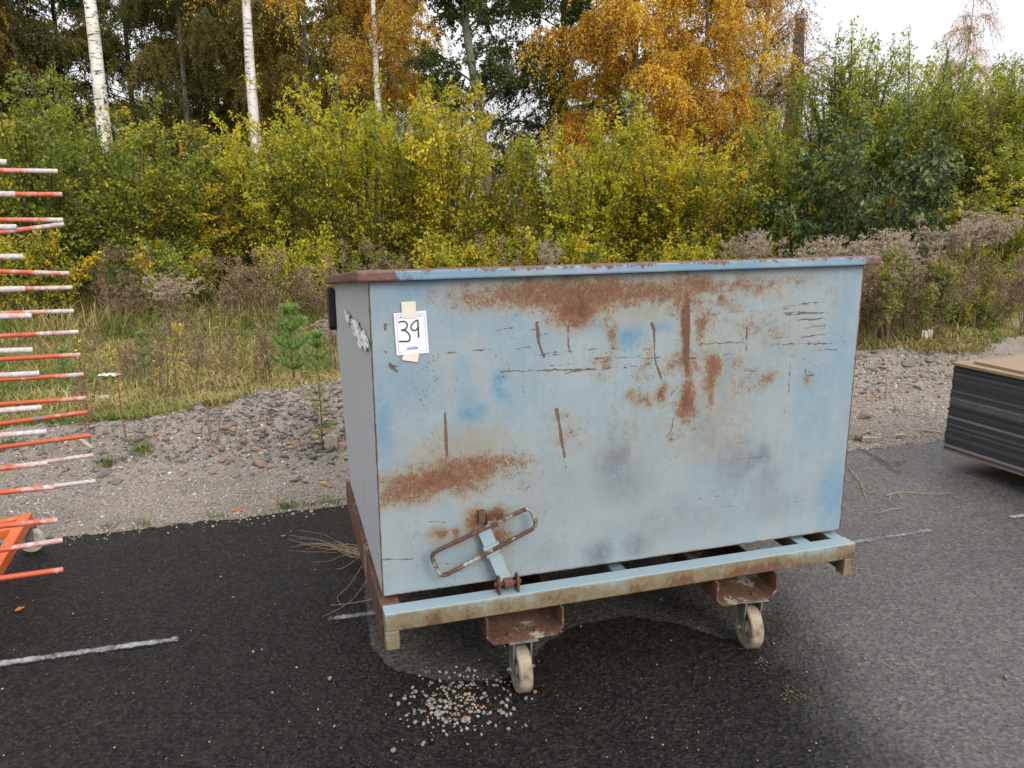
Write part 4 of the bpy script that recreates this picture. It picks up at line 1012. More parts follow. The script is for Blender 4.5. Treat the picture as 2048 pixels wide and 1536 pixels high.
# ================================================================== TWIGS, STRAW, LITTER
M['straw'] = plain('straw', (.29, .205, .125), .7, .3, 50)
M['twig'] = plain('twig', (.16, .095, .055), .75, .3, 50)
def strand(m, pts, r=.0022):
    P = [np.array(ground(x, y, z)) + (0, 0, .003) for x, y, z in pts]; Q = []
    for i in range(len(P) - 1):
        a, b = P[max(i - 1, 0)], P[min(i + 2, len(P) - 1)]
        for t in (0, .25, .5, .75): Q.append(.5 * ((2 * P[i]) + (-a + P[i + 1]) * t + (2 * a - 5 * P[i] + 4 * P[i + 1] - b) * t * t + (-a + 3 * P[i] - 3 * P[i + 1] + b) * t ** 3))
    Q.append(P[-1]); n = len(Q); m.tube(Q, [r * (1 - .6 * i / n) for i in range(n)], 5)
m = MB(); r7 = np.random.default_rng(7)
for i in range(22):
    ex = r7.uniform(575, 690); ey = 1100 + r7.normal(0, 22) + (690 - ex) * .0
    strand(m, [(738 + r7.uniform(-4, 10), 1108 + r7.normal(0, 10), .05), (705 + r7.normal(0, 8), 1104 + r7.normal(0, 9), .045), ((ex + 705) / 2, (ey + 1103) / 2 + r7.normal(0, 7), .03), (ex, ey, .012 + r7.uniform(0, .02))], .0013)
for pts in [[(732, 1120, .04), (700, 1170, .02), (675, 1195, .004), (684, 1212, .002)], [(735, 1160, .02), (700, 1205, .003), (645, 1235, .001)], [(740, 1100, .05), (690, 1135, .02), (672, 1139, .004)], [(745, 1200, .01), (700, 1208, .004), (660, 1212, .002)]]: strand(m, pts, .002)
props(m.build('straw_bundle', M['straw']), 'tuft of dry straw sticking out from under the skip', 'straw')
def twig(lab, lines, mat, r=.003):
    m = MB()
    for pts in lines: strand(m, [(x, y, z) for x, y, z in pts], r)
    props(m.build('twig', mat), lab, 'twig')
twig('dark forked twig on the asphalt between the skip and the board stack', [[(1715, 897, .004), (1745, 910, .01), (1775, 930, .012), (1797, 947, .004)], [(1750, 908, .008), (1770, 925, .02), (1790, 940, .006)], [(1797, 944, .006), (1803, 930, .02), (1797, 922, .004)], [(1780, 928, .02), (1785, 915, .03), (1778, 908, .01)], [(1790, 925, .02), (1812, 922, .002)], [(1748, 912, .01), (1742, 925, .003), (1743, 933, .002)]], M['twig'], .0042)
twig('long yellowish dry stalk on the asphalt beside the skip corner', [[(1697, 935, .003), (1715, 958, .01), (1745, 980, .012), (1780, 1003, .01), (1806, 1020, .003)], [(1716, 960, .01), (1712, 948, .02)], [(1722, 968, .02), (1735, 984, .01), (1748, 985, .003)], [(1803, 1017, .003), (1780, 1020, .006), (1757, 1027, .002)], [(1720, 965, .005), (1730, 992, .004), (1738, 1014, .002)]], M['straw'], .0030)
twig('thin pale bent stalk lying across the asphalt below the board stack', [[(1772, 992, .004), (1800, 985, .02), (1840, 987, .015), (1880, 988, .01), (1900, 986, .003)], [(1780, 988, .01), (1779, 1001, .002)], [(1797, 985, .015), (1805, 1002, .002)]], M['straw'], .0030)
twig('bleached dry grass stalks on the gravel just beyond the asphalt edge', [[(527, 1018, .0), (545, 1008, .02), (560, 993, .03), (590, 980, .01)], [(537, 1018, .0), (556, 1006, .02), (563, 995, .03), (576, 985, .01)], [(560, 994, .02), (558, 1000, .01)], [(575, 983, .01), (620, 983, .006), (668, 985, .003)]], M['straw'], .003)
twig('pale straw lying on the stones of the gravel bank', [[(503, 915, .02), (515, 905, .03), (527, 896, .04)]], M['straw'], .004)

M['wood_chip'] = plain('wood_chip', (.36, .31, .25), .8, .25, 30)
def chip(px, py, l, w, h, yaw, lab, tilt=.05, mat='wood_chip', z=0.0):
    p = ground(px, py, z); o = MB().add([(-l, -w, 0), (l * .9, -w * .8, 0), (l, w, 0), (-l * .8, w * .9, 0), (-l * .95, -w, h), (l * .8, -w * .7, h), (l * .95, w, h * .9), (-l * .75, w * .8, h)],
        [(0, 3, 2, 1), (4, 5, 6, 7), (0, 1, 5, 4), (1, 2, 6, 5), (2, 3, 7, 6), (3, 0, 4, 7)]).build('wood_scrap', M[mat])
    o.location = (p[0], p[1], max(gh(p[0], p[1]), -.02) + .004); o.rotation_euler = (0, tilt, yaw); props(o, lab, 'wood scrap')
chip(1740, 879, .065, .022, .03, .0, 'short pale block of wood at the gravel edge beside the skip')
chip(1738, 862, .07, .012, .012, .9, 'bent sliver of pale wood on the gravel above the short block', .25)
chip(1800, 871, .05, .02, .022, .25, 'grey splintered wood block on the gravel left of the board stack')
chip(1868, 861, .10, .009, .009, -.35, 'thin pale stick leaning on the gravel against the board stack')
chip(172, 905, .11, .016, .012, -.75, 'weathered grey stick on the gravel behind the rack arms', .12)
chip(660, 862, .045, .035, .09, .2, 'pale upright wood splinter on the stone bank beside the skip', .1, z=.12)
M['white_litter'] = plain('white_litter', (.55, .52, .46), .6, .06, 20)
M['yellow_litter'] = plain('yellow_litter', (.72, .55, .05), .5, .15, 30)
def scrap(px, py, w, hgt, lab, mat, lift=.0, up=True, seed=0):
    r = np.random.default_rng(seed); p = ground(px, py); n = 9; vs = []; fs = []
    for j in range(5):
        for i in range(n):
            u = (i / (n - 1) - .5) * w * (1 + r.normal(0, .05)); q = j / 4 * hgt
            vs.append((u, r.normal(0, .25) * hgt * .3 + (0 if up else q), (q if up else r.uniform(0, .25) * hgt) + r.normal(0, .05) * hgt))
    for j in range(4):
        for i in range(n - 1): fs.append((j * n + i, j * n + i + 1, (j + 1) * n + i + 1, (j + 1) * n + i))
    o = MB().add(vs, fs).build('litter', mat); o.location = (p[0], p[1], gh(p[0], p[1]) + lift); props(o, lab, 'litter')
    md = o.modifiers.new('t', 'SOLIDIFY'); md.thickness = .003
scrap(357, 664, .17, .20, 'crumpled bright yellow scrap standing in the meadow below the dry plume', M['yellow_litter'], .02, True, 1)
scrap(215, 752, .20, .10, 'crumpled whitish scrap in the meadow grass behind the rack arms', M['white_litter'], .06, False, 2)
scrap(205, 806, .12, .06, 'small white torn scrap at the near edge of the meadow', M['white_litter'], .03, True, 3)
scrap(1848, 722, .11, .10, 'white scrap of plastic on the far stone bank beside the board stack', M['white_litter'], .02, True, 4)

M['dead_leaf'] = leaf_mat('dead_leaf', [(0, (.45, .12, .02)), (.5, (.5, .25, .03)), (1, (.5, .40, .05))], .2)
def fallen(px, py, sz, tint, lab, z=0.0):
    p = ground(px, py, z); r = np.random.default_rng(int(px * 7 + py)); m = MB(); n = 10; vs = [(0, 0, .006)]
    for i in range(n):
        q = 6.283 * i / n; rr = sz * (.55 + .45 * abs(math.cos(q))) * r.uniform(.8, 1.1); vs.append((rr * math.cos(q), rr * .7 * math.sin(q), .004 + r.uniform(0, .35) * sz))
    me = m.add(vs, [(0, 1 + i, 1 + (i + 1) % n) for i in range(n)]).mesh('fallen_leaf', M['dead_leaf'])
    a = me.attributes.new('tint', 'FLOAT', 'FACE'); a.data.foreach_set('value', np.full(n, tint, np.float32))
    o = link('fallen_leaf', me); hz = gh(p[0], p[1]) if (np.array(p[:2]) - E0) @ EV > 0 else .002
    o.location = (p[0], p[1], hz + .002); o.rotation_euler = (0, 0, r.uniform(0, 6)); props(o, lab, 'leaf')
for a in [(655, 967, .032, .1, 'rust orange fallen leaf on the gravel beside the skip rail'), (645, 963, .022, .9, 'yellow fallen leaf half under the rust orange one on the gravel'), (40, 1222, .022, .15, 'orange fallen leaf on the black asphalt under the rack'), (567, 1075, .012, .6, 'small tan leaf on the black asphalt left of the straw'),
          (475, 1018, .03, .0, 'brown curled leaf at the gravel edge of the asphalt'), (467, 882, .03, .25, 'orange leaf on the stone bank behind the asphalt'), (578, 892, .05, .8, 'cluster-like broad yellow leaf on the stone bank'), (613, 905, .02, .7, 'little yellow leaf below the broad one on the bank'),
          (660, 866 + 30, .045, .6, 'golden leaf on the bank close to the skip side'), (1755, 795, .03, .3, 'orange leaf on the stones right of the skip'), (1738, 800, .025, .1, 'reddish leaf on the stones close to the skip edge'), (250, 833, .02, .9, 'bright yellow leaf on the gravel behind the rack'), (413, 842, .03, .75, 'pale yellow leaf on the low gravel bank')]:
    fallen(*a)

# ================================================================== VEGETATION
def bez(P0, P1, P2, t):
    t = t[..., None]
    return (1 - t) ** 2 * P0 + 2 * t * (1 - t) * P1 + t * t * P2
def btan(P0, P1, P2, t):
    t = t[..., None]; d = 2 * (1 - t) * (P1 - P0) + 2 * t * (P2 - P1)
    return d / (np.linalg.norm(d, axis=-1, keepdims=True) + 1e-9)
def unit(v): return v / (np.linalg.norm(v, axis=-1, keepdims=True) + 1e-9)

class Geo:
    def __init__(s): s.v = []; s.f = []; s.t = []; s.n = 0
    def quads(s, V, tint):            # V (n,4,3)
        n = len(V); s.v.append(V.reshape(-1, 3)); s.f.append(np.arange(n * 4).reshape(n, 4) + s.n); s.t.append(np.broadcast_to(tint, (n,))); s.n += n * 4
    def tubes(s, P0, P1, P2, r0, r1, seg=3, sides=4, tint=.5):
        P0, P1, P2 = (np.atleast_2d(p).astype(float) for p in (P0, P1, P2)); n = len(P0)
        r0 = np.broadcast_to(r0, (n,)); r1 = np.broadcast_to(r1, (n,))
        t = unit(P2 - P0); a = np.cross(t, np.where(np.abs(t[:, 2:3]) > .8, np.array([[1.0, 0, 0]]), np.array([[0, 0, 1.0]]))); a = unit(a); b = np.cross(t, a)
        rings = []
        for i in range(seg + 1):
            q = i / seg; c = bez(P0, P1, P2, np.full(n, q)); r = (r0 * (1 - q) + r1 * q)[:, None]
            rings.append(np.stack([c + r * (math.cos(2 * math.pi * k / sides) * a + math.sin(2 * math.pi * k / sides) * b) for k in range(sides)], 1))
        V = np.stack(rings, 1).reshape(n, -1, 3); m = (seg + 1) * sides
        F = np.array([(i * sides + k, i * sides + (k + 1) % sides, (i + 1) * sides + (k + 1) % sides, (i + 1) * sides + k) for i in range(seg) for k in range(sides)])
        s.v.append(V.reshape(-1, 3)); s.f.append((F[None] + (np.arange(n) * m)[:, None, None]).reshape(-1, 4) + s.n); s.t.append(np.repeat(np.broadcast_to(tint, (n,)), len(F))); s.n += n * m
    def mesh(s, name, smooth_=False):
        f = np.concatenate(s.f)
        return raw_mesh(name, np.concatenate(s.v), f, np.full(len(f), 4), None, smooth_, attrs={'tint': np.concatenate(s.t)})

def leaves(g, r, P, T, L, W, tint, droop=.35, spread=.9):
    """one folded diamond leaf at each P, growing roughly along T"""
    n = len(P)
    D = unit(T * .6 + r.normal(0, spread * .6, (n, 3)) + np.array([0, 0, -droop]))
    N = unit(r.normal(0, .55, (n, 3)) + np.array([0, 0, 1.0])); S = unit(np.cross(D, N)); N = np.cross(S, D)
    L = L * r.uniform(.65, 1.15, n)[:, None]; W = W * r.uniform(.7, 1.15, n)[:, None]
    m = P + D * L * .45; fold = N * W * .18
    g.quads(np.stack([P, m + S * W * .5 + fold, P + D * L, m - S * W * .5 + fold], 1), tint)

def shrub_proto(seed, H=4.0, R=1.6, ns=28, nt=28, nl=26, L=.075, W=.045, twig=.75, droop=.3, up=.5, low=.03):
    r = np.random.default_rng(seed); wood = Geo(); lf = Geo()
    az = r.uniform(0, 6.283, ns); q = np.sqrt(r.uniform(.02, 1, ns))
    base = np.stack([np.cos(az) * R * .22 * q, np.sin(az) * R * .22 * q, 0 * az - .05], 1)
    az2 = az + r.normal(0, .35, ns)
    tip = np.stack([np.cos(az2) * R * q, np.sin(az2) * R * q, H * r.uniform(.72, 1.0, ns) * (1 - .35 * q ** 2.2)], 1)
    mid = base + (tip - base) * np.array([.32, .32, .55])
    wood.tubes(base, mid, tip, .028 * H / 4, .005, 6, 5)
    si = np.repeat(np.arange(ns), nt); n = len(si); t = np.clip(r.uniform(low, 1.0, n) ** .85, 0, 1)
    o = bez(base[si], mid[si], tip[si], t); tg = btan(base[si], mid[si], tip[si], t)
    out = unit(np.stack([o[:, 0], o[:, 1], 0 * t], 1) + 1e-4)
    d = unit(tg * .45 + out * .45 + r.normal(0, .65, (n, 3)) + np.array([0, 0, up * .4]))
    ln = twig * r.uniform(.45, 1.15, n) * (1.15 - .55 * t)
    p1 = o + d * ln[:, None] * .5; p2 = o + d * ln[:, None] + np.array([0, 0, 1]) * (up - .35) * ln[:, None] * .5
    p2[:, 2] = np.maximum(p2[:, 2], .06)
    wood.tubes(o, p1, p2, .006, .0025, 2, 3)
    ti = np.repeat(np.arange(n), nl); k = len(ti); tt = r.uniform(.12, 1.02, k)
    P = bez(o[ti], p1[ti], p2[ti], tt) + r.normal(0, .028, (k, 3)); T = btan(o[ti], p1[ti], p2[ti], tt)
    tint = np.clip(.42 + r.normal(0, .20, ns)[si][ti] + r.normal(0, .10, n)[ti] + r.normal(0, .14, k), 0, 1)
    leaves(lf, r, P, T, L, W, tint, droop)
    return wood.mesh('stems', True), lf.mesh('foliage')

def tree_proto(seed, H=11, z0=2.0, R=2.6, nlimb=60, nt=36, nl=22, L=.07, W=.05, droop=.8, twig=1.0, trunk_r=.15, lean=(0, 0), up=.7, limb_r=.03, taper=.8, gap=0.0, fork=0):
    r = np.random.default_rng(seed); wood = Geo(); limbs = Geo(); lf = Geo()
    K = 9; zz = np.linspace(-.1, H, K); cx = np.cumsum(r.normal(0, .05, K)) * .7 + lean[0] * zz / H; cy = np.cumsum(r.normal(0, .05, K)) * .7 + lean[1] * zz / H; cx -= cx[0]; cy -= cy[0]
    tk = MB(); sub = 4; ZZ = np.linspace(-.1, H, (K - 1) * sub + 1); CX = np.interp(ZZ, zz, cx); CY = np.interp(ZZ, zz, cy)
    rr = trunk_r * (1 - (ZZ / H).clip(0) * taper) * (1 + .35 * np.exp(-ZZ.clip(0) / .25)) * (1 + r.normal(0, .02, len(ZZ)))
    tk.tube(np.stack([CX, CY, ZZ], 1), list(rr), 12)
    z = z0 + (H - z0) * r.uniform(0, 1, nlimb) ** 1.0; u = (z - z0) / (H - z0)
    az = np.arange(nlimb) * 2.399 + r.normal(0, .4, nlimb)
    ln = R * (.45 + .75 * np.sin(np.pi * np.clip(u * .8 + .18, 0, 1))) * r.uniform(.6, 1.1, nlimb) * (1 - .3 * u)
    o = np.stack([np.interp(z, zz, cx), np.interp(z, zz, cy), z], 1)
    d = np.stack([np.cos(az), np.sin(az), up * r.uniform(.6, 1.4, nlimb)], 1); d = unit(d)
    p1 = o + d * ln[:, None] * .55; p2 = o + d * ln[:, None] * .95 + np.array([0, 0, -1]) * (droop * .35 * ln)[:, None]
    limbs.tubes(o, p1, p2, limb_r * (1 - .5 * u), .006, 5, 5)
    si = np.repeat(np.arange(nlimb), nt); n = len(si); t = r.uniform(.22, 1.0, n)
    b = bez(o[si], p1[si], p2[si], t); tg = btan(o[si], p1[si], p2[si], t)
    dd = unit(tg * .6 + r.normal(0, .7, (n, 3))); l2 = twig * r.uniform(.4, 1.2, n)
    q1 = b + dd * l2[:, None] * .45; q2 = b + dd * l2[:, None] * .75 + np.array([0, 0, -1]) * (droop * .75 * l2)[:, None]
    limbs.tubes(b, q1, q2, .006, .002, 2, 3)
    ti = np.repeat(np.arange(n), nl); k = len(ti); tt = r.uniform(.1, 1.02, k)
    P = bez(b[ti], q1[ti], q2[ti], tt) + r.normal(0, .035, (k, 3)); T = btan(b[ti], q1[ti], q2[ti], tt)
    keep = (vnoise(P[:, 0] * 1.1 + P[:, 1] * .7, P[:, 2] * 1.1, seed) > gap) if gap else np.ones(k, bool)
    P, T, ti2 = P[keep], T[keep], ti[keep]
    tint = np.clip(.45 + r.normal(0, .13, nlimb)[si][ti2] + r.normal(0, .09, n)[ti2] + r.normal(0, .13, len(P)), 0, 1)
    leaves(lf, r, P, T, L, W, tint, .5 + droop * .4)
    return tk.mesh('trunk', None, True), limbs.mesh('limbs', True), lf.mesh('crown')

# leaf colours
GREEN = leaf_mat('leaf_green', [(0, (0.1018, 0.1533, 0.0285)), (.3, (0.193, 0.2538, 0.04071)), (.6, (0.3172, 0.3516, 0.04885)), (.8, (0.5445, 0.44, 0.04885)), (1, (0.78, 0.44, 0.038))])
OLIVE = leaf_mat('leaf_olive', [(0, (0.1117, 0.144, 0.02726)), (.35, (0.2453, 0.2762, 0.03634)), (.6, (0.4452, 0.4176, 0.04283)), (.85, (0.736, 0.5498, 0.04283)), (1, (0.78, 0.4837, 0.03634))])
LIME = leaf_mat('leaf_lime', [(0, (0.1473, 0.1878, 0.03306)), (.3, (0.3099, 0.3417, 0.03703)), (.6, (0.5218, 0.4781, 0.03968)), (.85, (0.6844, 0.5633, 0.04364)), (1, (0.6844, 0.4781, 0.03703))])
GOLD = leaf_mat('leaf_gold', [(0, (0.1889, 0.2016, 0.02783)), (.3, (0.4266, 0.3861, 0.03542)), (.6, (0.6635, 0.5201, 0.03795)), (.85, (0.6635, 0.6038, 0.04301)), (1, (0.6635, 0.4697, 0.03542))])
FRESH = leaf_mat('leaf_fresh', [(0, (0.1112, 0.1562, 0.0275)), (.35, (0.2419, 0.3025, 0.0429)), (.65, (0.3888, 0.4213, 0.0528)), (.9, (0.5929, 0.5126, 0.0528)), (1, (0.7776, 0.5489, 0.0451))])
ORANGE = leaf_mat('leaf_orange', [(0, (0.2952, 0.1765, 0.0399)), (.3, (0.6256, 0.3519, 0.0441)), (.65, (0.78, 0.51, 0.0546)), (1, (0.78, 0.6866, 0.1113))])
RUSTY = leaf_mat('leaf_rusty', [(0, (0.1017, 0.0945, 0.0286)), (.35, (0.2475, 0.1963, 0.0377)), (.7, (0.4059, 0.2982, 0.0403)), (1, (0.4968, 0.4085, 0.0611))])
DARK = leaf_mat('leaf_dark', [(0, (0.0366, 0.05978, 0.01708)), (.5, (0.09028, 0.1391, 0.03172)), (.9, (0.1818, 0.2379, 0.05002)), (1, (0.3221, 0.2769, 0.05246))])
ELDER = leaf_mat('leaf_elder', [(0, (.038, .062, .020)), (.5, (.085, .125, .038)), (.85, (.15, .19, .065)), (1, (.28, .25, .06))], .3, .35)
BARE = leaf_mat('leaf_bare', [(0, (0.330, 0.169, 0.060)), (.5, (0.554, 0.312, 0.120)), (1, (0.720, 0.468, 0.192))])

WOODGREEN = leaf_mat('leaf_woodgreen', [(0, (0.0488, 0.0671, 0.02196)), (.4, (0.122, 0.1403, 0.0366)), (.75, (0.2318, 0.2013, 0.0427)), (1, (0.3904, 0.2562, 0.0488))])
WOODBROWN = leaf_mat('leaf_woodbrown', [(0, (0.1098, 0.0915, 0.0244)), (.4, (0.244, 0.1708, 0.0366)), (.75, (0.4026, 0.2562, 0.0488)), (1, (0.549, 0.366, 0.0732))])
k = NM('birch_bark')
nz = k.noise(3.2, 5, .7, k.scaled((1.5, 1.5, 7))); nb_ = k.noise(1.1, 4, .7, k.scaled((1, 1, .8))); ns_ = k.noise(9, 6, .8, k.scaled((1, 1, 6)))
cc = k.mix(k.step(k.noise(2, 4), .35, .7), (.66, .64, .60), (.50, .46, .40))
cc = k.mix(k.step(nz, .555, .60), cc, (.045, .04, .036)); cc = k.mix(k.step(ns_, .66, .74, 0, .8), cc, (.09, .08, .07)); cc = k.mix(k.step(nb_, .60, .65), cc, (.05, .045, .04))
M['birch_bark'] = k.done(k.bsdf(cc, .75, .25, normal=k.bump(nz, .01, .5)))
k = NM('pale_bark'); nz = k.noise(4, 6, .75, k.scaled((1.5, 1.5, 1)))
M['pale_bark'] = k.done(k.bsdf(k.ramp(nz, [(.3, (.06, .055, .045)), (.5, (.17, .16, .13)), (.7, (.28, .26, .22))]), .85, .2, normal=k.bump(nz, .02, .6)))
M['dark_bark'] = plain('dark_bark', (.045, .035, .03), .9, .35, 8)
M['stem_bark'] = plain('stem_bark', (.07, .058, .04), .85, .3, 10)
M['twig_bark'] = plain('twig_bark', (.10, .06, .045), .85, .3, 10)

SHR = [shrub_proto(21), shrub_proto(22, R=1.8, ns=30), shrub_proto(23, R=1.45, ns=26, up=.8)]
SHR_UP = shrub_proto(24, H=5.6, R=1.7, ns=34, nt=44, nl=24, up=.75, L=.07, W=.04, twig=.95)
SHR_UP2 = shrub_proto(25, H=5.6, R=2.0, ns=40, nt=42, nl=24, up=.7, L=.065, W=.038, twig=.95)
SHR_BIG = shrub_proto(26, H=3.6, R=1.9, ns=26, nt=26, nl=22, L=.125, W=.058, droop=.7, up=.15, low=.02)
SHR_LOW = shrub_proto(27, H=1.5, R=1.2, ns=20, nt=20, nl=18, L=.07, W=.04, twig=.45, low=.02)

def put_shrub(proto, px, Y, H, spread, mat, lab, rot, group='shrubs at the edge of the wood'):
    wood, lf = proto
    p = at_depth(px, 520, Y); e = empty('shrub', (p[0], Y, gh(p[0], Y)), rot)
    hz = {id(SHR_UP): 5.6, id(SHR_UP2): 5.6, id(SHR_BIG): 3.6, id(SHR_LOW): 1.5}.get(id(proto), 4.0)
    e.scale = (spread, spread, H / hz)
    link('stems', wood, e, mat=M['stem_bark']); link('foliage', lf, e, mat=mat)
    props(e, lab, 'shrub', group)

put_shrub(SHR[1], -120, 14.0, 4.07, 1.05, GREEN, 'olive shrub mostly outside the picture behind the rack', .3)
put_shrub(SHR[0], 85, 14.0, 4.24, 1.0, GREEN, 'tall leafy green shrub directly behind the ends of the rack arms', 1.0)
put_shrub(SHR[2], 285, 14.2, 3.79, 1.05, GREEN, 'green shrub with orange-tipped leaves at the foot of the thickest birch trunk', 2.2)
put_shrub(SHR[0], 430, 14.6, 3.11, 1.0, OLIVE, 'lower olive shrub in the dark gap between two birch trunks', 3.1)
put_shrub(SHR[1], 590, 14.8, 4.24, .85, LIME, 'bushy yellow-green shrub covering the foot of the second birch', 4.4)
put_shrub(SHR[2], 735, 14.6, 4.35, .95, LIME, 'tall yellow-green shrub wrapped around the thinnest birch trunk', 5.2)
put_shrub(SHR[0], 905, 14.4, 3.95, 1.0, GOLD, 'bright yellow shrub rising above the front corner of the skip', .6)
put_shrub(SHR[1], 1045, 15.5, 2.49, .8, OLIVE, 'low dull shrub in the notch between the yellow shrub and the golden birch', 1.7)
put_shrub(SHR[2], 1165, 14.6, 3.90, 1.0, LIME, 'greenish yellow shrub behind the middle of the skip rim', 2.9)
put_shrub(SHR[0], 1315, 14.8, 3.50, .95, GOLD, 'golden shrub under the hanging crown of the yellow birch', 3.7)
put_shrub(SHR[1], 1455, 14.6, 3.20, .95, GREEN, 'dark olive shrub between the golden birch and the big-leaved bush', 4.9)
put_shrub(SHR[2], 1580, 15.0, 3.90, .9, GREEN, 'mid green shrub with yellow flecks below the brick chimney', 5.6)
put_shrub(SHR_UP, 1668, 17.5, 5.55, 1.0, FRESH, 'tallest light green shrub with spiky tips beside the brick chimney', .9)
put_shrub(SHR_BIG, 1755, 12.6, 3.30, .92, ELDER, 'dark bush with large drooping leaves behind the far corner of the skip', 1.2)
put_shrub(SHR_UP2, 1815, 17.2, 5.20, .9, FRESH, 'tall green shrub between the spiky shrub and the bare hanging birch', 2.4)
put_shrub(SHR_UP, 1925, 16.6, 4.90, .95, FRESH, 'tall green shrub below the faint reddish birch', 3.3)
put_shrub(SHR_UP2, 2040, 16.0, 4.60, .95, OLIVE, 'broad green shrub at the edge of the picture above the board stack', 4.1)
put_shrub(SHR[1], 1935, 13.6, 2.70, .9, OLIVE, 'yellow-flecked shrub between the big-leaved bush and the picture edge', .2)
put_shrub(SHR[0], 2110, 14.5, 3.40, 1.0, FRESH, 'green shrub mostly beyond the picture edge behind the board stack', 2.0)
put_shrub(SHR[2], 2230, 16.5, 4.60, 1.1, FRESH, 'tall shrub outside the picture past the board stack', 2.8)
put_shrub(SHR[2], 505, 16.4, 3.39, 1.0, GREEN, 'shaded green shrub half hidden behind the olive one', .5)
put_shrub(SHR[1], 660, 17.0, 4.63, .95, LIME, 'second-row yellow-green shrub between the two thinner birches', 3.9)
put_shrub(SHR[0], 830, 17.0, 4.52, .9, LIME, 'second-row yellow-green shrub under the leaning grey trunk', 2.7)
put_shrub(SHR[2], 160, 16.6, 4.41, 1.0, GREEN, 'second-row green shrub left of the thickest birch trunk', 1.9)
put_shrub(SHR[1], -20, 16.8, 4.29, 1.0, GREEN, 'second-row green shrub at the picture edge above the rack', 1.1)
put_shrub(SHR[1], 1250, 17.0, 3.73, .9, LIME, 'second-row shrub hidden under the yellow birch', 5.0)
put_shrub(SHR[2], 1720, 19.5, 5.60, 1.2, FRESH, 'back-row light green shrub behind the big-leaved bush', .7)
put_shrub(SHR[0], 1880, 18.8, 5.20, 1.2, FRESH, 'back-row light green shrub under the faint reddish birch', 1.7)
put_shrub(SHR[1], 2010, 18.2, 4.70, 1.2, FRESH, 'back-row green shrub near the picture edge over the plumes', 2.9)
put_shrub(SHR_UP, 1510, 18.5, 4.40, .8, OLIVE, 'slim olive shrub behind the bare-twigged birch', 4.6)
for px, Y, s, mt, lab in [(60, 12.6, 1.0, OLIVE, 'low spreading olive bush in front of the shrubs by the rack'), (330, 12.9, .9, GREEN, 'low round green bush at the meadow edge near the dry plume'), (610, 13.2, .9, LIME, 'low yellow-green bush behind the pine sapling'),
                          (900, 13.2, .9, LIME, 'low yellow bush just above the skip rim'), (1080, 13.2, 1.0, LIME, 'low lime bush behind the centre of the skip rim'), (1420, 13.2, .9, LIME, 'low yellowish bush behind the skip rim under the golden shrub'), (1650, 11.6, .8, ELDER, 'low dark green bush peeping over the far end of the skip rim'), (1880, 11.8, .8, GREEN, 'low green bush behind the feathery plumes'), (1975, 9.6, .42, GREEN, 'small dark green bush standing alone on the far gravel track')]:
    put_shrub(SHR_LOW, px, Y, 1.5 * s, s, mt, lab, px * .01, 'low bushes in front of the shrubs')

# --- trees
BIR = [tree_proto(31, H=11, z0=1.0, R=2.7, nlimb=78, nt=42, nl=40, L=.062, W=.05, droop=.9, trunk_r=.13, limb_r=.022), tree_proto(32, H=11, z0=1.4, R=3.0, nlimb=76, nt=42, nl=40, L=.062, W=.05, droop=1.0, trunk_r=.12, limb_r=.022)]
THIN2 = tree_proto(37, H=8.5, z0=2.0, R=1.5, nlimb=34, nt=24, nl=7, L=.07, W=.035, droop=1.3, twig=1.0, trunk_r=.06, up=1.2, limb_r=.014)
ASP = [tree_proto(33, H=13, z0=2.4, R=2.4, nlimb=60, nt=36, nl=30, L=.085, W=.07, droop=.3, up=.7, trunk_r=.17, limb_r=.035, gap=.40, lean=(-1.6, 0)), tree_proto(34, H=13, z0=1.0, R=3.0, nlimb=74, nt=40, nl=34, L=.085, W=.062, droop=.5, up=.4, trunk_r=.17, gap=.25)]
THIN = tree_proto(35, H=8.5, z0=2.0, R=1.9, nlimb=60, nt=44, nl=9, L=.05, W=.034, droop=.6, twig=1.1, trunk_r=.08, up=1.0, limb_r=.02, lean=(.9, 0))
HIGH = tree_proto(36, H=15, z0=7.2, R=2.2, nlimb=36, nt=26, nl=16, droop=.9, trunk_r=.185)

def put_tree(proto, px, Y, bark, mat, lab, rot=0, s=1.0, name='birch_tree', cat='tree', sz=None, group='trees in the wood behind the shrubs', limbmat=None):
    tk, lm, cr = proto
    p = at_depth(px, 520, Y); e = empty(name, (p[0], Y, gh(p[0], Y) if Y < 40 else 0), rot); e.scale = (s, s, sz or s)
    link('trunk', tk, e, mat=M[bark]); link('limbs', lm, e, mat=M[limbmat or 'twig_bark']); link('crown', cr, e, mat=mat)
    props(e, lab, cat, group)
    return e
put_tree(HIGH, 239, 18.6, 'birch_bark', ORANGE, 'thickest white birch trunk, rising behind the green shrubs', 2.9, 1.0)
put_tree(HIGH, 531, 19.6, 'birch_bark', ORANGE, 'second white birch trunk, between the olive and the lime shrub', .25, .86)
put_tree(HIGH, 769, 21.0, 'birch_bark', ORANGE, 'thinnest white birch trunk, standing in the orange leaves', 3.3, .66)
put_tree(ASP[0], 1000, 21.0, 'pale_bark', DARK, 'grey leaning trunk of a dark green tree with sky showing through', .0, .92, 'aspen_tree')
put_tree(ASP[1], 1122, 24.0, 'dark_bark', DARK, 'dark straight trunk with deep green leaves beside the golden birch', 1.0, 1.0, 'dark_tree')
put_tree(BIR[0], 1262, 19.0, 'pale_bark', ORANGE, 'golden birch with a broad hanging crown above the skip', .4, .95)
put_tree(BIR[1], 1395, 18.4, 'pale_bark', ORANGE, 'second golden birch whose crown droops towards the bare twigs', 2.0, .72)
put_tree(THIN, 1445, 20.0, 'pale_bark', BARE, 'nearly bare birch with fine reddish twigs against the sky', 0, 1.0)
put_tree(BIR[1], 640, 25.0, 'pale_bark', RUSTY, 'orange-brown birch between the two thinner white trunks', 1.3)
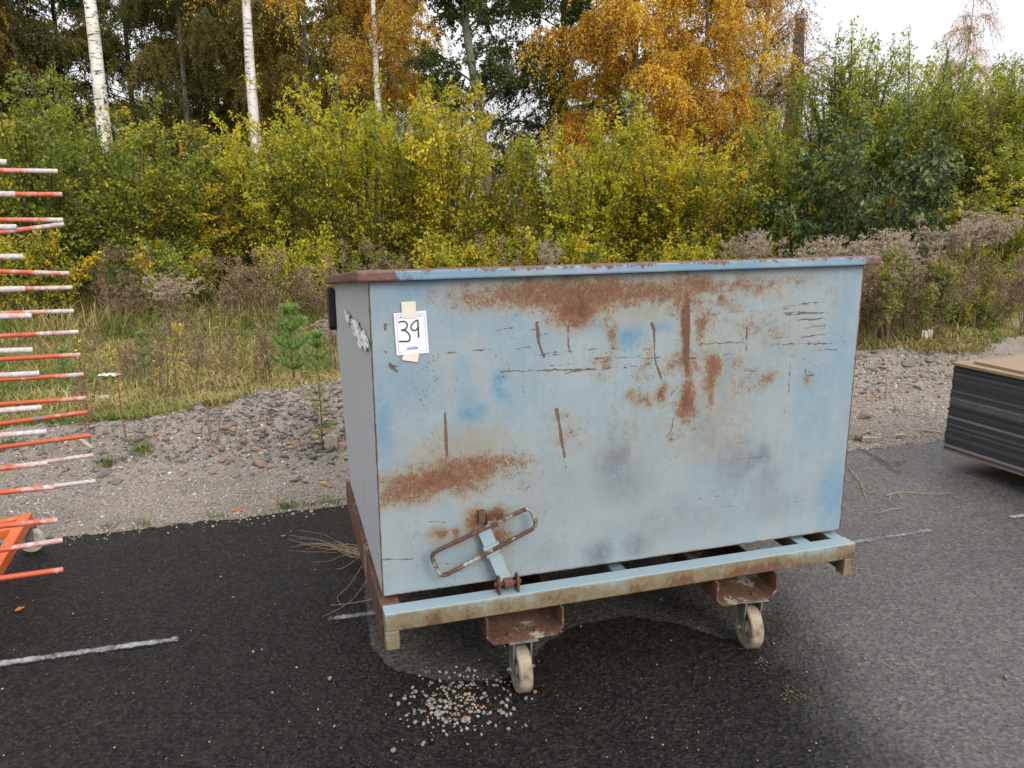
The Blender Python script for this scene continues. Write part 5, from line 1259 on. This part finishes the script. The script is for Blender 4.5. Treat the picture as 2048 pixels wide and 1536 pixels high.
put_tree(BIR[0], 790, 26.0, 'pale_bark', ORANGE, 'orange birch behind the thinnest white trunk', 3.8, .95)
put_tree(BIR[0], 395, 24.5, 'pale_bark', WOODGREEN, 'olive-leaved birch in the space between the two thickest trunks', 5.0)
put_tree(BIR[1], 485, 27.0, 'pale_bark', RUSTY, 'orange-brown birch behind the second white trunk', 4.0)
put_tree(BIR[1], 90, 25.5, 'pale_bark', WOODGREEN, 'olive-brown birch in the wood above the rack', .9)
put_tree(BIR[0], -60, 24.0, 'pale_bark', WOODBROWN, 'rusty birch at the picture edge above the rack', 2.6)
for i, (px, Y, lab) in enumerate([(20, 30, 'dark green tree deep in the wood at the picture edge'), (165, 28, 'dark green tree just left of the thickest birch trunk'), (300, 29, 'dark green tree right behind the thickest birch trunk'), (430, 31, 'dark green tree behind the olive-leaved birch'),
                                  (585, 32, 'dark green tree between the orange birches'), (720, 33, 'dark green tree beyond the orange birch'), (1190, 32, 'dark tree behind the golden birch crown'), (1330, 33, 'shaded tree far behind the golden crown'), (-160, 29, 'dark tree outside the picture above the rack')]):
    put_tree(ASP[1], px, Y, 'dark_bark', (WOODGREEN, DARK, WOODGREEN)[i % 3], lab, i * 1.1, .9 if i < 6 else .62, 'dark_tree')
M['reddish_twig'] = plain('reddish_twig', (.30, .19, .14), .8, .2, 10)
put_tree(THIN2, 1880, 34.0, 'reddish_twig', BARE, 'faint reddish birch with hanging twigs far beyond the green shrubs', 2.2, 1.2, sz=1.15, limbmat='reddish_twig')
put_tree(THIN2, 2075, 36.0, 'reddish_twig', BARE, 'faint reddish birch cut off by the picture edge', .8, 1.0, sz=1.05, limbmat='reddish_twig')

# far wood, one mass
r = np.random.default_rng(77); g = Geo(); n = 26000
X = r.uniform(-110, 130, n); Yv = r.uniform(60, 85, n); Z = r.uniform(0, 1, n) ** .8 * (3.6 + 2.0 * fbm(X * .16, Yv * .1, 5))
leaves(g, r, np.stack([X, Yv, Z], 1), r.normal(0, 1, (n, 3)), .5, .4, np.clip(r.normal(.4, .2, n), 0, 1))
props(link('far_wood', g.mesh('far_wood'), mat=DARK), 'low dark belt of far woodland behind the shrubs', 'woodland', kind='stuff')

# --- chimney
k = NM('old_brick'); br = k.new('ShaderNodeTexBrick'); br.inputs['Scale'].default_value = 1.2
k.l.new(k.obj(), br.inputs['Vector']); k.put(br.inputs['Color1'], (.055, .036, .03)); k.put(br.inputs['Color2'], (.08, .05, .04)); k.put(br.inputs['Mortar'], (.07, .06, .055))
M['brick'] = k.done(k.bsdf(k.mix(k.step(k.noise(.4, 4), .35, .7, 0, .5), br.outputs['Color'], (.04, .035, .035)), .9, .2))
tp = at_depth(1608, 37, 150); hC = tp[2]
ch = props(empty('chimney', (tp[0] - .6, 150, 0), 0), 'tall dark brick chimney far behind the green shrubs', 'chimney')
MB().lathe([(2.3, -.2), (.86, hC - 2.2)], (0, 0, 0), (0, 0, 1), 20).build('shaft', M['brick'], ch)
MB().lathe([(.84, hC - 2.199), (.93, hC - 1.9), (.93, hC - .5), (.88, hC), (.5, hC)], (0, 0, 0), (0, 0, 1), 20).build('cap', M['brick'], ch)
rl = MB()
for q in range(8):
    a = q * math.pi / 4; rl.tube([(1.1 * math.cos(a), 1.1 * math.sin(a), hC - .6), (1.1 * math.cos(a), 1.1 * math.sin(a), hC + .95)], .03, 4)
for zz in (.5, .95): rl.tube([(1.1 * math.cos(q * .393), 1.1 * math.sin(q * .393), hC + zz) for q in range(16)], .035, 4, closed=True)
rl.build('railing', M['black_steel'], ch)
MB().tube([(1.16, -1.15, 8), (.9, -.85, hC)], .05, 4).build('ladder', M['black_steel'], ch)

# --- meadow grass
GRASS = leaf_mat('grass_blades', [(0, (0.09156, 0.1378, 0.02778)), (.3, (0.1962, 0.2203, 0.05049)), (.5, (0.2878, 0.2273, 0.08205)), (.75, (0.3925, 0.2892, 0.1263)), (1, (0.5233, 0.4132, 0.2146))], .3, .7)
def grass(n, area, seed, h0, h1):
    r = np.random.default_rng(seed); x, y = area(r, n); k = is_gravel(x, y) < r.uniform(.2, .7, len(x)); x, y = x[k], y[k]; n = len(x)
    P = np.stack([x, y, height(x, y) - .01], 1); az = r.uniform(0, 6.283, n); h = r.uniform(h0, h1, n) * (.5 + fbm(x * .7, y * .7, 12)); ln = h * r.uniform(.3, 2.2, n)
    D = np.stack([np.cos(az), np.sin(az), 0 * az], 1); S = np.stack([-np.sin(az), np.cos(az), 0 * az], 1); w = (r.uniform(.0025, .005, n) * (1 + np.hypot(x, y) * .07))[:, None]
    m = P + D * ln[:, None] * .35 + np.array([0, 0, 1]) * h[:, None] * .7; t = P + D * ln[:, None] + np.array([0, 0, 1]) * h[:, None] * .95
    tint = np.clip(fbm(x * .9, y * .9, 33) * 1.5 - .34 + r.normal(0, .2, n), 0, 1)
    g = Geo(); g.quads(np.stack([P - S * w, P + S * w, m + S * w * .8, m - S * w * .8], 1), tint); g.quads(np.stack([m - S * w * .8, m + S * w * .8, t + S * w * .1, t - S * w * .1], 1), tint)
    return g.mesh('grass')
def ar1(r, n):
    s = 1.9 + 10.8 * r.uniform(0, 1, n) ** 1.25; a = r.uniform(-1, 1.45, n) * (3.4 + s * .95); a = a + s * .12
    return E0[0] + a * EU[0] + s * EV[0], E0[1] + a * EU[1] + s * EV[1]
props(link('grass', grass(150000, ar1, 51, .02, .10), mat=GRASS), 'dry straw-coloured and green meadow grass behind the gravel', 'grass', kind='stuff')
def ar2(r, n):
    y = r.uniform(10.5, 14.5, n); x = r.uniform(-9.5, 10.5, n); return x, y
props(link('tall_grass', grass(8000, ar2, 52, .12, .42), mat=GRASS), 'taller dry grass along the foot of the shrubs', 'grass', kind='stuff')

# --- dead weeds
WEED = leaf_mat('dry_weed', [(0, (0.125, 0.0825, 0.05625)), (.4, (0.2375, 0.1625, 0.1063)), (.7, (0.35, 0.2562, 0.1625)), (1, (0.425, 0.35, 0.175))], .25, .8)
PLUME = leaf_mat('dry_plume', [(0, (.27, .205, .155)), (.5, (.43, .345, .275)), (1, (.58, .50, .42))], .3, .8)
WGREEN = leaf_mat('weed_green', [(0, (.06, .10, .03)), (.4, (.14, .18, .05)), (.7, (.26, .27, .05)), (1, (.42, .32, .04))], .35, .6)
def weed_proto(seed, H=1.0, nb=26, ns=10, spread=.28, green=False):
    r = np.random.default_rng(seed); st = Geo(); hd = Geo(); k = 3
    base = r.normal(0, .05, (k, 3)) * [1, 1, 0]; tip = base + np.stack([r.normal(0, .13, k), r.normal(0, .13, k), H * r.uniform(.75, 1, k)], 1); mid = (base + tip) / 2 + r.normal(0, .03, (k, 3))
    st.tubes(base, mid, tip, .006, .002, 4, 4, .2)
    si = np.repeat(np.arange(k), nb); n = len(si); t = r.uniform(.3, 1, n); o = bez(base[si], mid[si], tip[si], t); d = unit(r.normal(0, 1, (n, 3)) * [1, 1, .3] + [0, 0, 1.0]); l = spread * r.uniform(.4, 1.1, n)[:, None] * (1.3 - t)[:, None]
    p2 = o + d * l; st.tubes(o, o + d * l * .5 + [0, 0, .01], p2, .0028, .0014, 2, 3, .3)
    ti = np.repeat(np.arange(n), ns); m = len(ti); q = r.uniform(.2, 1.05, m); P = o[ti] + (p2 - o)[ti] * q[:, None] + r.normal(0, .008, (m, 3))
    leaves(hd, r, P, d[ti], .035 if not green else .06, .012 if not green else .016, np.clip(r.normal(.5, .22, m), 0, 1), .0 if not green else .4)
    return st.mesh('stalks'), hd.mesh('seed_heads')
def plume_proto(seed, H=1.25, nst=9, rad_=.28):
    r = np.random.default_rng(seed); st = Geo(); hd = Geo(); lf = Geo(); base = r.normal(0, rad_ * .4, (nst, 3)) * [1, 1, 0]
    az = r.uniform(0, 6.28, nst); tip = base + np.stack([np.cos(az) * rad_ * .5, np.sin(az) * rad_ * .5, H * r.uniform(.8, 1.0, nst)], 1); mid = (base + tip) / 2
    st.tubes(base, mid, tip, .005, .0025, 3, 4, .2)
    nb = 16; si = np.repeat(np.arange(nst), nb); n = len(si); t = r.uniform(.80, 1, n); o = bez(base[si], mid[si], tip[si], t); a2 = r.uniform(0, 6.28, n); l = r.uniform(.07, .17, n)[:, None]
    d = np.stack([np.cos(a2), np.sin(a2), r.uniform(.2, .8, n)], 1); p1 = o + d * l * .6; p2 = o + d * l + np.array([0, 0, -.25]) * l
    ti = np.repeat(np.arange(n), 26); m = len(ti); q = r.uniform(.05, 1, m); P = bez(o[ti], p1[ti], p2[ti], q) + r.normal(0, .007, (m, 3)); leaves(hd, r, P, r.normal(0, 1, (m, 3)) + [0, 0, .6], .024, .011, np.clip(r.normal(.5, .2, m), 0, 1), -.4)
    st.tubes(o, p1, p2, .002, .001, 2, 3, .4)
    nl = 26; si = np.repeat(np.arange(nst), nl); t = r.uniform(.12, .82, len(si)); P = bez(base[si], mid[si], tip[si], t); leaves(lf, r, P, r.normal(0, 1, (len(si), 3)) * [1, 1, .2], .09, .014, np.clip(r.normal(.5, .25, len(si)), 0, 1), .5)
    return st.mesh('stalks'), hd.mesh('plume'), lf.mesh('leaves')
WP = [weed_proto(41), weed_proto(42, 1.15, 30, 9, .33), weed_proto(43, .8, 22, 12, .25)]
rw = np.random.default_rng(88)
def put_weed(px, Y, s, mat, lab, group, proto=None, name='dead_weed', cat='weed'):
    p = at_depth(px, 560, Y); e = empty(name, (p[0], Y, gh(p[0], Y) - .01), rw.uniform(0, 6.28)); e.scale = (s * 1.1, s * 1.1, s * rw.uniform(.85, 1.1))
    pr = proto or WP[rw.integers(3)]
    link('stalks', pr[0], e, mat=WEED); link('seed_heads', pr[1], e, mat=mat)
    props(e, lab, cat, group)
for i in range(56):
    px = rw.uniform(120, 1010); Y = rw.uniform(10.8, 13.6)
    z = [q for q in ((330, 'dead brown weed under the green shrubs near the thickest birch trunk'), (520, 'dead brown weed at the meadow edge between the two thickest birches'), (700, 'dead brown weed before the yellow-green shrub, above the pine sapling'), (2000, 'dead brown weed showing just above the skip rim')) if px < q[0]][0]
    put_weed(px, Y, rw.uniform(.75, 1.25), WEED, z[1], 'dead weeds along the shrubs')
for i in range(24):
    px = rw.uniform(130, 690); Y = rw.uniform(7.0, 10.5)
    put_weed(px, Y, rw.uniform(.35, .7), WEED, 'short dead weed in the open meadow ' + ('behind the rack arm tips' if px < 300 else 'between the yellow scrap and the stone bank' if px < 480 else 'beside the pine sapling'), 'short dead weeds in the meadow')
for i in range(58):
    px = rw.uniform(1700, 2080); Y = rw.uniform(8.0, 11.0)
    if px > 1880 and Y < 10.6 and rw.random() < .7: Y = rw.uniform(10.8, 13.5)
    put_weed(px, Y, rw.uniform(.7, 1.15), WEED, 'dead brown weed in the thicket ' + ('right beside the skip corner' if px < 1830 else 'above the near corner of the board stack' if px < 1950 else 'past the gravel track over the board stack'), 'dead weeds behind the far stone bank')
for i in range(22):
    px = rw.uniform(1715, 1900); Y = rw.uniform(7.9, 10.0)
    put_weed(px, Y, rw.uniform(.7, 1.05), WGREEN, 'still green narrow-leaved weed ' + ('touching the far edge of the skip' if px < 1775 else 'in the thicket a step away from the skip' if px < 1840 else 'in the thicket above the white plastic scrap'), 'green weeds beside the skip', weed_proto(45, 1.0, 24, 12, .2, True) if i == 0 else GW, 'green_weed') if i else None
    if i == 0: GW = weed_proto(45, 1.0, 24, 12, .2, True)
PLM = [plume_proto(61), plume_proto(62, 1.3, 11, .34)]
def put_plume(px, Y, H, s, lab, group=None):
    p = at_depth(px, 500, Y); e = empty('plume_weed', (p[0], Y, gh(p[0], Y) - .01), rw.uniform(0, 6.28)); e.scale = (s, s, H / 1.25)
    pr = PLM[rw.integers(2)]; link('stalks', pr[0], e, mat=WEED); link('plume', pr[1], e, mat=PLUME); link('leaves', pr[2], e, mat=WGREEN); props(e, lab, 'weed', group)
for a in [(1645, 9.6, 1.28, 1.0, 'feathery pinkish plume weed just above the far end of the skip rim'), (1700, 9.7, 1.28, 1.1, 'wide feathery plume weed left of the skip corner, with yellow-green leaves'), (1755, 9.9, 1.36, 1.1, 'feathery plume weed directly right of the skip rim end'), (1805, 9.5, 1.30, 1.0, 'tall feathery plume weed leaning over beside the skip'),
          (1832, 9.0, .92, .7, 'shorter feathery plume weed with hanging heads beside the skip'), (1905, 11.0, 1.5, 1.1, 'grey-brown plume weed in front of the yellow-flecked shrub'), (1950, 11.2, 1.62, 1.2, 'tallest feathery plume weed, rising before the dark shrubs'), (1990, 11.6, 1.58, 1.1, 'tall plume weed right of the tallest plume'), (1520, 10.6, 1.36, .8, 'pale feathery plume poking above the skip rim'), (1475, 11.0, 1.3, .6, 'tiny pale plume tip above the skip rim'),
          (340, 9.4, .95, .9, 'feathery dry plume standing alone above the yellow scrap'), (640, 8.2, .62, .7, 'pale drooping plume beside the skip above the pine sapling'), (1100, 12.0, 1.25, .6, 'small pale plume over the middle of the skip rim')]:
    put_plume(*a)

# --- pine saplings and other small plants
NEEDLE = leaf_mat('pine_needles', [(0, (0.09216, 0.167, 0.0432)), (.5, (0.1843, 0.3028, 0.081)), (1, (0.311, 0.4176, 0.1296))], .25, .5)
def pine_proto(seed, H=.7):
    r = np.random.default_rng(seed); st = Geo(); nd = Geo()
    st.tubes([[0, 0, 0]], [[.01, 0, H * .5]], [[0, .01, H]], .011, .004, 4, 6, .3)
    o = []; p = []; q = []
    for z in (.28, .5, .72, .9):
        for i in range(6):
            a = i * 1.05 + z * 3 + r.normal(0, .2); l = H * (.46 * (1.12 - z)) * r.uniform(.75, 1.1); b = np.array([0, 0, H * z]); d = np.array([math.cos(a), math.sin(a), .35])
            o.append(b); p.append(b + d * l * .6); q.append(b + d * l + np.array([0, 0, .25 * l]))
    o.append([0, 0, H * .72]); p.append([0, 0, H * .85]); q.append([0, .01, H])
    o.append([0, 0, H * .3]); p.append([0, 0, H * .5]); q.append([0, .01, H * .75])
    o, p, q = map(np.array, (o, p, q)); st.tubes(o, p, q, .004, .002, 3, 4, .4)
    si = np.repeat(np.arange(len(o)), 170); t = r.uniform(.1, 1.02, len(si)); P = bez(o[si], p[si], q[si], t); T = btan(o[si], p[si], q[si], t)
    leaves(nd, r, P, T * 1.3, .07, .0062, np.clip(r.normal(.5, .2, len(si)), 0, 1), -.15, .95)
    return st.mesh('stem'), nd.mesh('needles')
PN = pine_proto(3)
def put_pine(px, py, s, lab):
    p = ground(px, py, .0); e = empty('pine_sapling', (p[0], p[1], gh(p[0], p[1]) - .01), px * .1); e.scale = (s * .78, s * .78, s * 1.02); link('stem', PN[0], e, mat=M['twig_bark']); link('needles', PN[1], e, mat=NEEDLE); props(e, lab, 'sapling', 'small pine saplings')
put_pine(590, 785, 1.12, 'bright green pine sapling just left of the skip')
put_pine(640, 770, .72, 'smaller bushy pine sapling between the tall one and the skip')
put_pine(290, 745, .7, 'small pine sapling in the meadow right of the rack arms')
put_pine(10, 800, .6, 'small pine sapling seen between the rack arms')
put_pine(128, 745, .45, 'tiny pine sapling at the tips of the rack arms')
def sprout_proto(seed, H=.6, nl=40, L=.07, W=.016, lo=.25):
    r = np.random.default_rng(seed); st = Geo(); lf = Geo(); b = np.zeros((1, 3)); m = np.array([[r.normal(0, .03), r.normal(0, .03), H * .5]]); t_ = np.array([[r.normal(0, .05), r.normal(0, .05), H]])
    st.tubes(b, m, t_, .0055, .002, 5, 5, .2); t = r.uniform(lo, 1, nl); P = bez(b, m, t_, t); a = r.uniform(0, 6.28, nl)
    leaves(lf, r, P, np.stack([np.cos(a), np.sin(a), .5 + 0 * a], 1) * 2, L, W, np.clip(r.normal(.55, .25, nl), 0, 1), .3, .5)
    return st.mesh('stem'), lf.mesh('leaves')
SP = [sprout_proto(71, .62, 80, .125, .021, .12), sprout_proto(72, .6, 18, .04, .028, .5), sprout_proto(73, .5, 26, .05, .02, .35)]
REDST = plain('red_stem', (.15, .06, .04), .8, .3, 20)
def put_sprout(i, px, py, H, lab, mat=None, z=0.0, name='seedling'):
    p = ground(px, py, z); e = empty(name, (p[0], p[1], gh(p[0], p[1]) - .005), px * .37); s = H / (.62, .6, .5)[i]; e.scale = (s, s, s); link('stem', SP[i][0], e, mat=REDST); link('leaves', SP[i][1], e, mat=mat or WGREEN); props(e, lab, 'plant')
put_sprout(0, 643, 868, .60, 'tall narrow-leaved green plant on the stone bank touching the skip side', z=.10)
put_sprout(1, 387, 800, .50, 'crooked red-stemmed seedling with orange leaves in the meadow', GOLD)
put_sprout(2, 335, 790, .55, 'leafy green and yellow seedling cluster left of the crooked stem', FRESH)
put_sprout(2, 355, 796, .58, 'second leafy seedling beside the crooked red stem', FRESH)
put_sprout(2, 325, 785, .48, 'third leafy seedling of the cluster, nearest the rack', LIME)
put_sprout(1, 255, 895, .52, 'bare red stem with a single yellow leaf on the gravel bank', BARE)
put_sprout(1, 237, 770, .5, 'thin red-stemmed seedling among the grass by the white scrap', GOLD)
put_sprout(1, 170, 770, .62, 'thin brown seedling in front of the rack arm tips', GOLD)
put_sprout(0, 512, 770, .30, 'pale green rosette-topped plant in the middle of the meadow', FRESH)
put_sprout(0, 455, 740, .32, 'thin pale plant left of the rosette-topped one', FRESH)
put_sprout(2, 440, 670, .5, 'small seedling with orange round leaves near the far weeds', GOLD)
put_sprout(2, 470, 690, .42, 'small seedling with yellow round leaves beside the orange one', GOLD)
put_sprout(0, 490, 790, .16, 'bluish green low plant on the crest of the stone bank', WGREEN, .2)
put_sprout(0, 1775, 712, .42, 'pale silvery green plant at the foot of the weeds beside the skip', FRESH)
put_sprout(2, 1770, 800, .28, 'reddish dry plant on the stones right of the skip', BARE)
put_sprout(1, 690, 880, .22, 'short red seedling on the bank beside the skip side', RUSTY)
for i in range(34):
    px, py = rw.uniform(130, 680), rw.uniform(640, 790); p = ground(px, py); k_ = rw.integers(3); s = rw.uniform(.22, .55)
    if is_gravel(np.array([p[0]]), np.array([p[1]]))[0] > .2: continue
    e = empty('seedling', (p[0], p[1], gh(p[0], p[1]) - .005), px); e.scale = (s * 1.4, s * 1.4, s); link('stem', SP[k_][0], e, mat=REDST); link('leaves', SP[k_][1], e, mat=(FRESH, WGREEN, OLIVE)[i % 3])
    props(e, 'little green seedling scattered in the meadow grass ' + ('near the rack arm tips' if px < 300 else 'around the yellow scrap' if px < 480 else 'near the pine saplings'), 'plant', 'little seedlings in the meadow')
for px, py, s, lab in [(188, 905, .42, 'bare dark bunch of dry stalks on the gravel at the rack arm tips'), (432, 898, .30, 'small dry twiggy weed on the gravel in front of the bank'), (180, 820, .40, 'dry dark weed behind the rack arm tips at the meadow edge')]:
    p = ground(px, py); e = empty('dead_weed', (p[0], p[1], gh(p[0], p[1]) - .005), px); e.scale = (s, s, s); link('stalks', WP[0][0], e, mat=REDST); link('seed_heads', WP[0][1], e, mat=WEED); props(e, lab, 'weed')
TUFT = leaf_mat('tuft_green', [(0, (0.049, 0.091, 0.014)), (.5, (0.098, 0.154, 0.0245)), (1, (0.175, 0.203, 0.042))], .3, .6)
def tuft_mesh(seed, n=70, h=.05, rr=.03):
    r = np.random.default_rng(seed); g = Geo(); az = r.uniform(0, 6.28, n); P = np.stack([r.normal(0, rr, n), r.normal(0, rr * .6, n), 0 * az], 1); D = np.stack([np.cos(az), np.sin(az), 0 * az], 1); S = np.stack([-np.sin(az), np.cos(az), 0 * az], 1) * .0017; hh = r.uniform(.4, 1, n)[:, None] * h
    m = P + D * hh * .3 + hh * np.array([0, 0, .65]); t = P + D * hh * .8 + hh * np.array([0, 0, .95]); tn = np.clip(r.normal(.5, .25, n), 0, 1)
    g.quads(np.stack([P - S, P + S, m + S, m - S], 1), tn); g.quads(np.stack([m - S, m + S, t + S * .1, t - S * .1], 1), tn); return g.mesh('grass_tuft')
TM = [tuft_mesh(1), tuft_mesh(2, 50, .03, .04)]
for i, px, py, s, lab in [(0, 575, 1011, 1.2, 'bright green grass tuft at the asphalt edge near the pale stalks'), (1, 625, 1004, 1.0, 'low green tuft between the bright tuft and the skip'), (1, 662, 999, 1.3, 'low green tuft at the asphalt edge touching the skip rail'), (1, 430, 1027, 1.0, 'thin green tuft at the asphalt edge near the brown leaf'), (1, 285, 1043, 1.2, 'low olive tuft at the asphalt edge'), (1, 215, 1048, 1.1, 'low olive tuft at the asphalt edge next to the rack wheel'), (0, 1718, 877, 1.1, 'green tuft on the gravel beside the short pale wood block'), (0, 285, 905, 1.8, 'dark green broad tuft on the gravel bank'), (0, 215, 927, 1.6, 'broad-leaved green tuft on the gravel behind the rack arms'), (1, 130, 895, 1.6, 'green tuft on the stones among the rack arms'), (0, 20, 905, 1.8, 'grassy tuft on the gravel between the rack arms')]:
    p = ground(px, py); o = link('grass_tuft', TM[i], mat=TUFT); o['kind'] = 'thing'; o.location = (p[0], p[1], gh(p[0], p[1]) - .003); o.scale = (s, s, s); o.rotation_euler = (0, 0, px); props(o, lab, 'grass tuft')
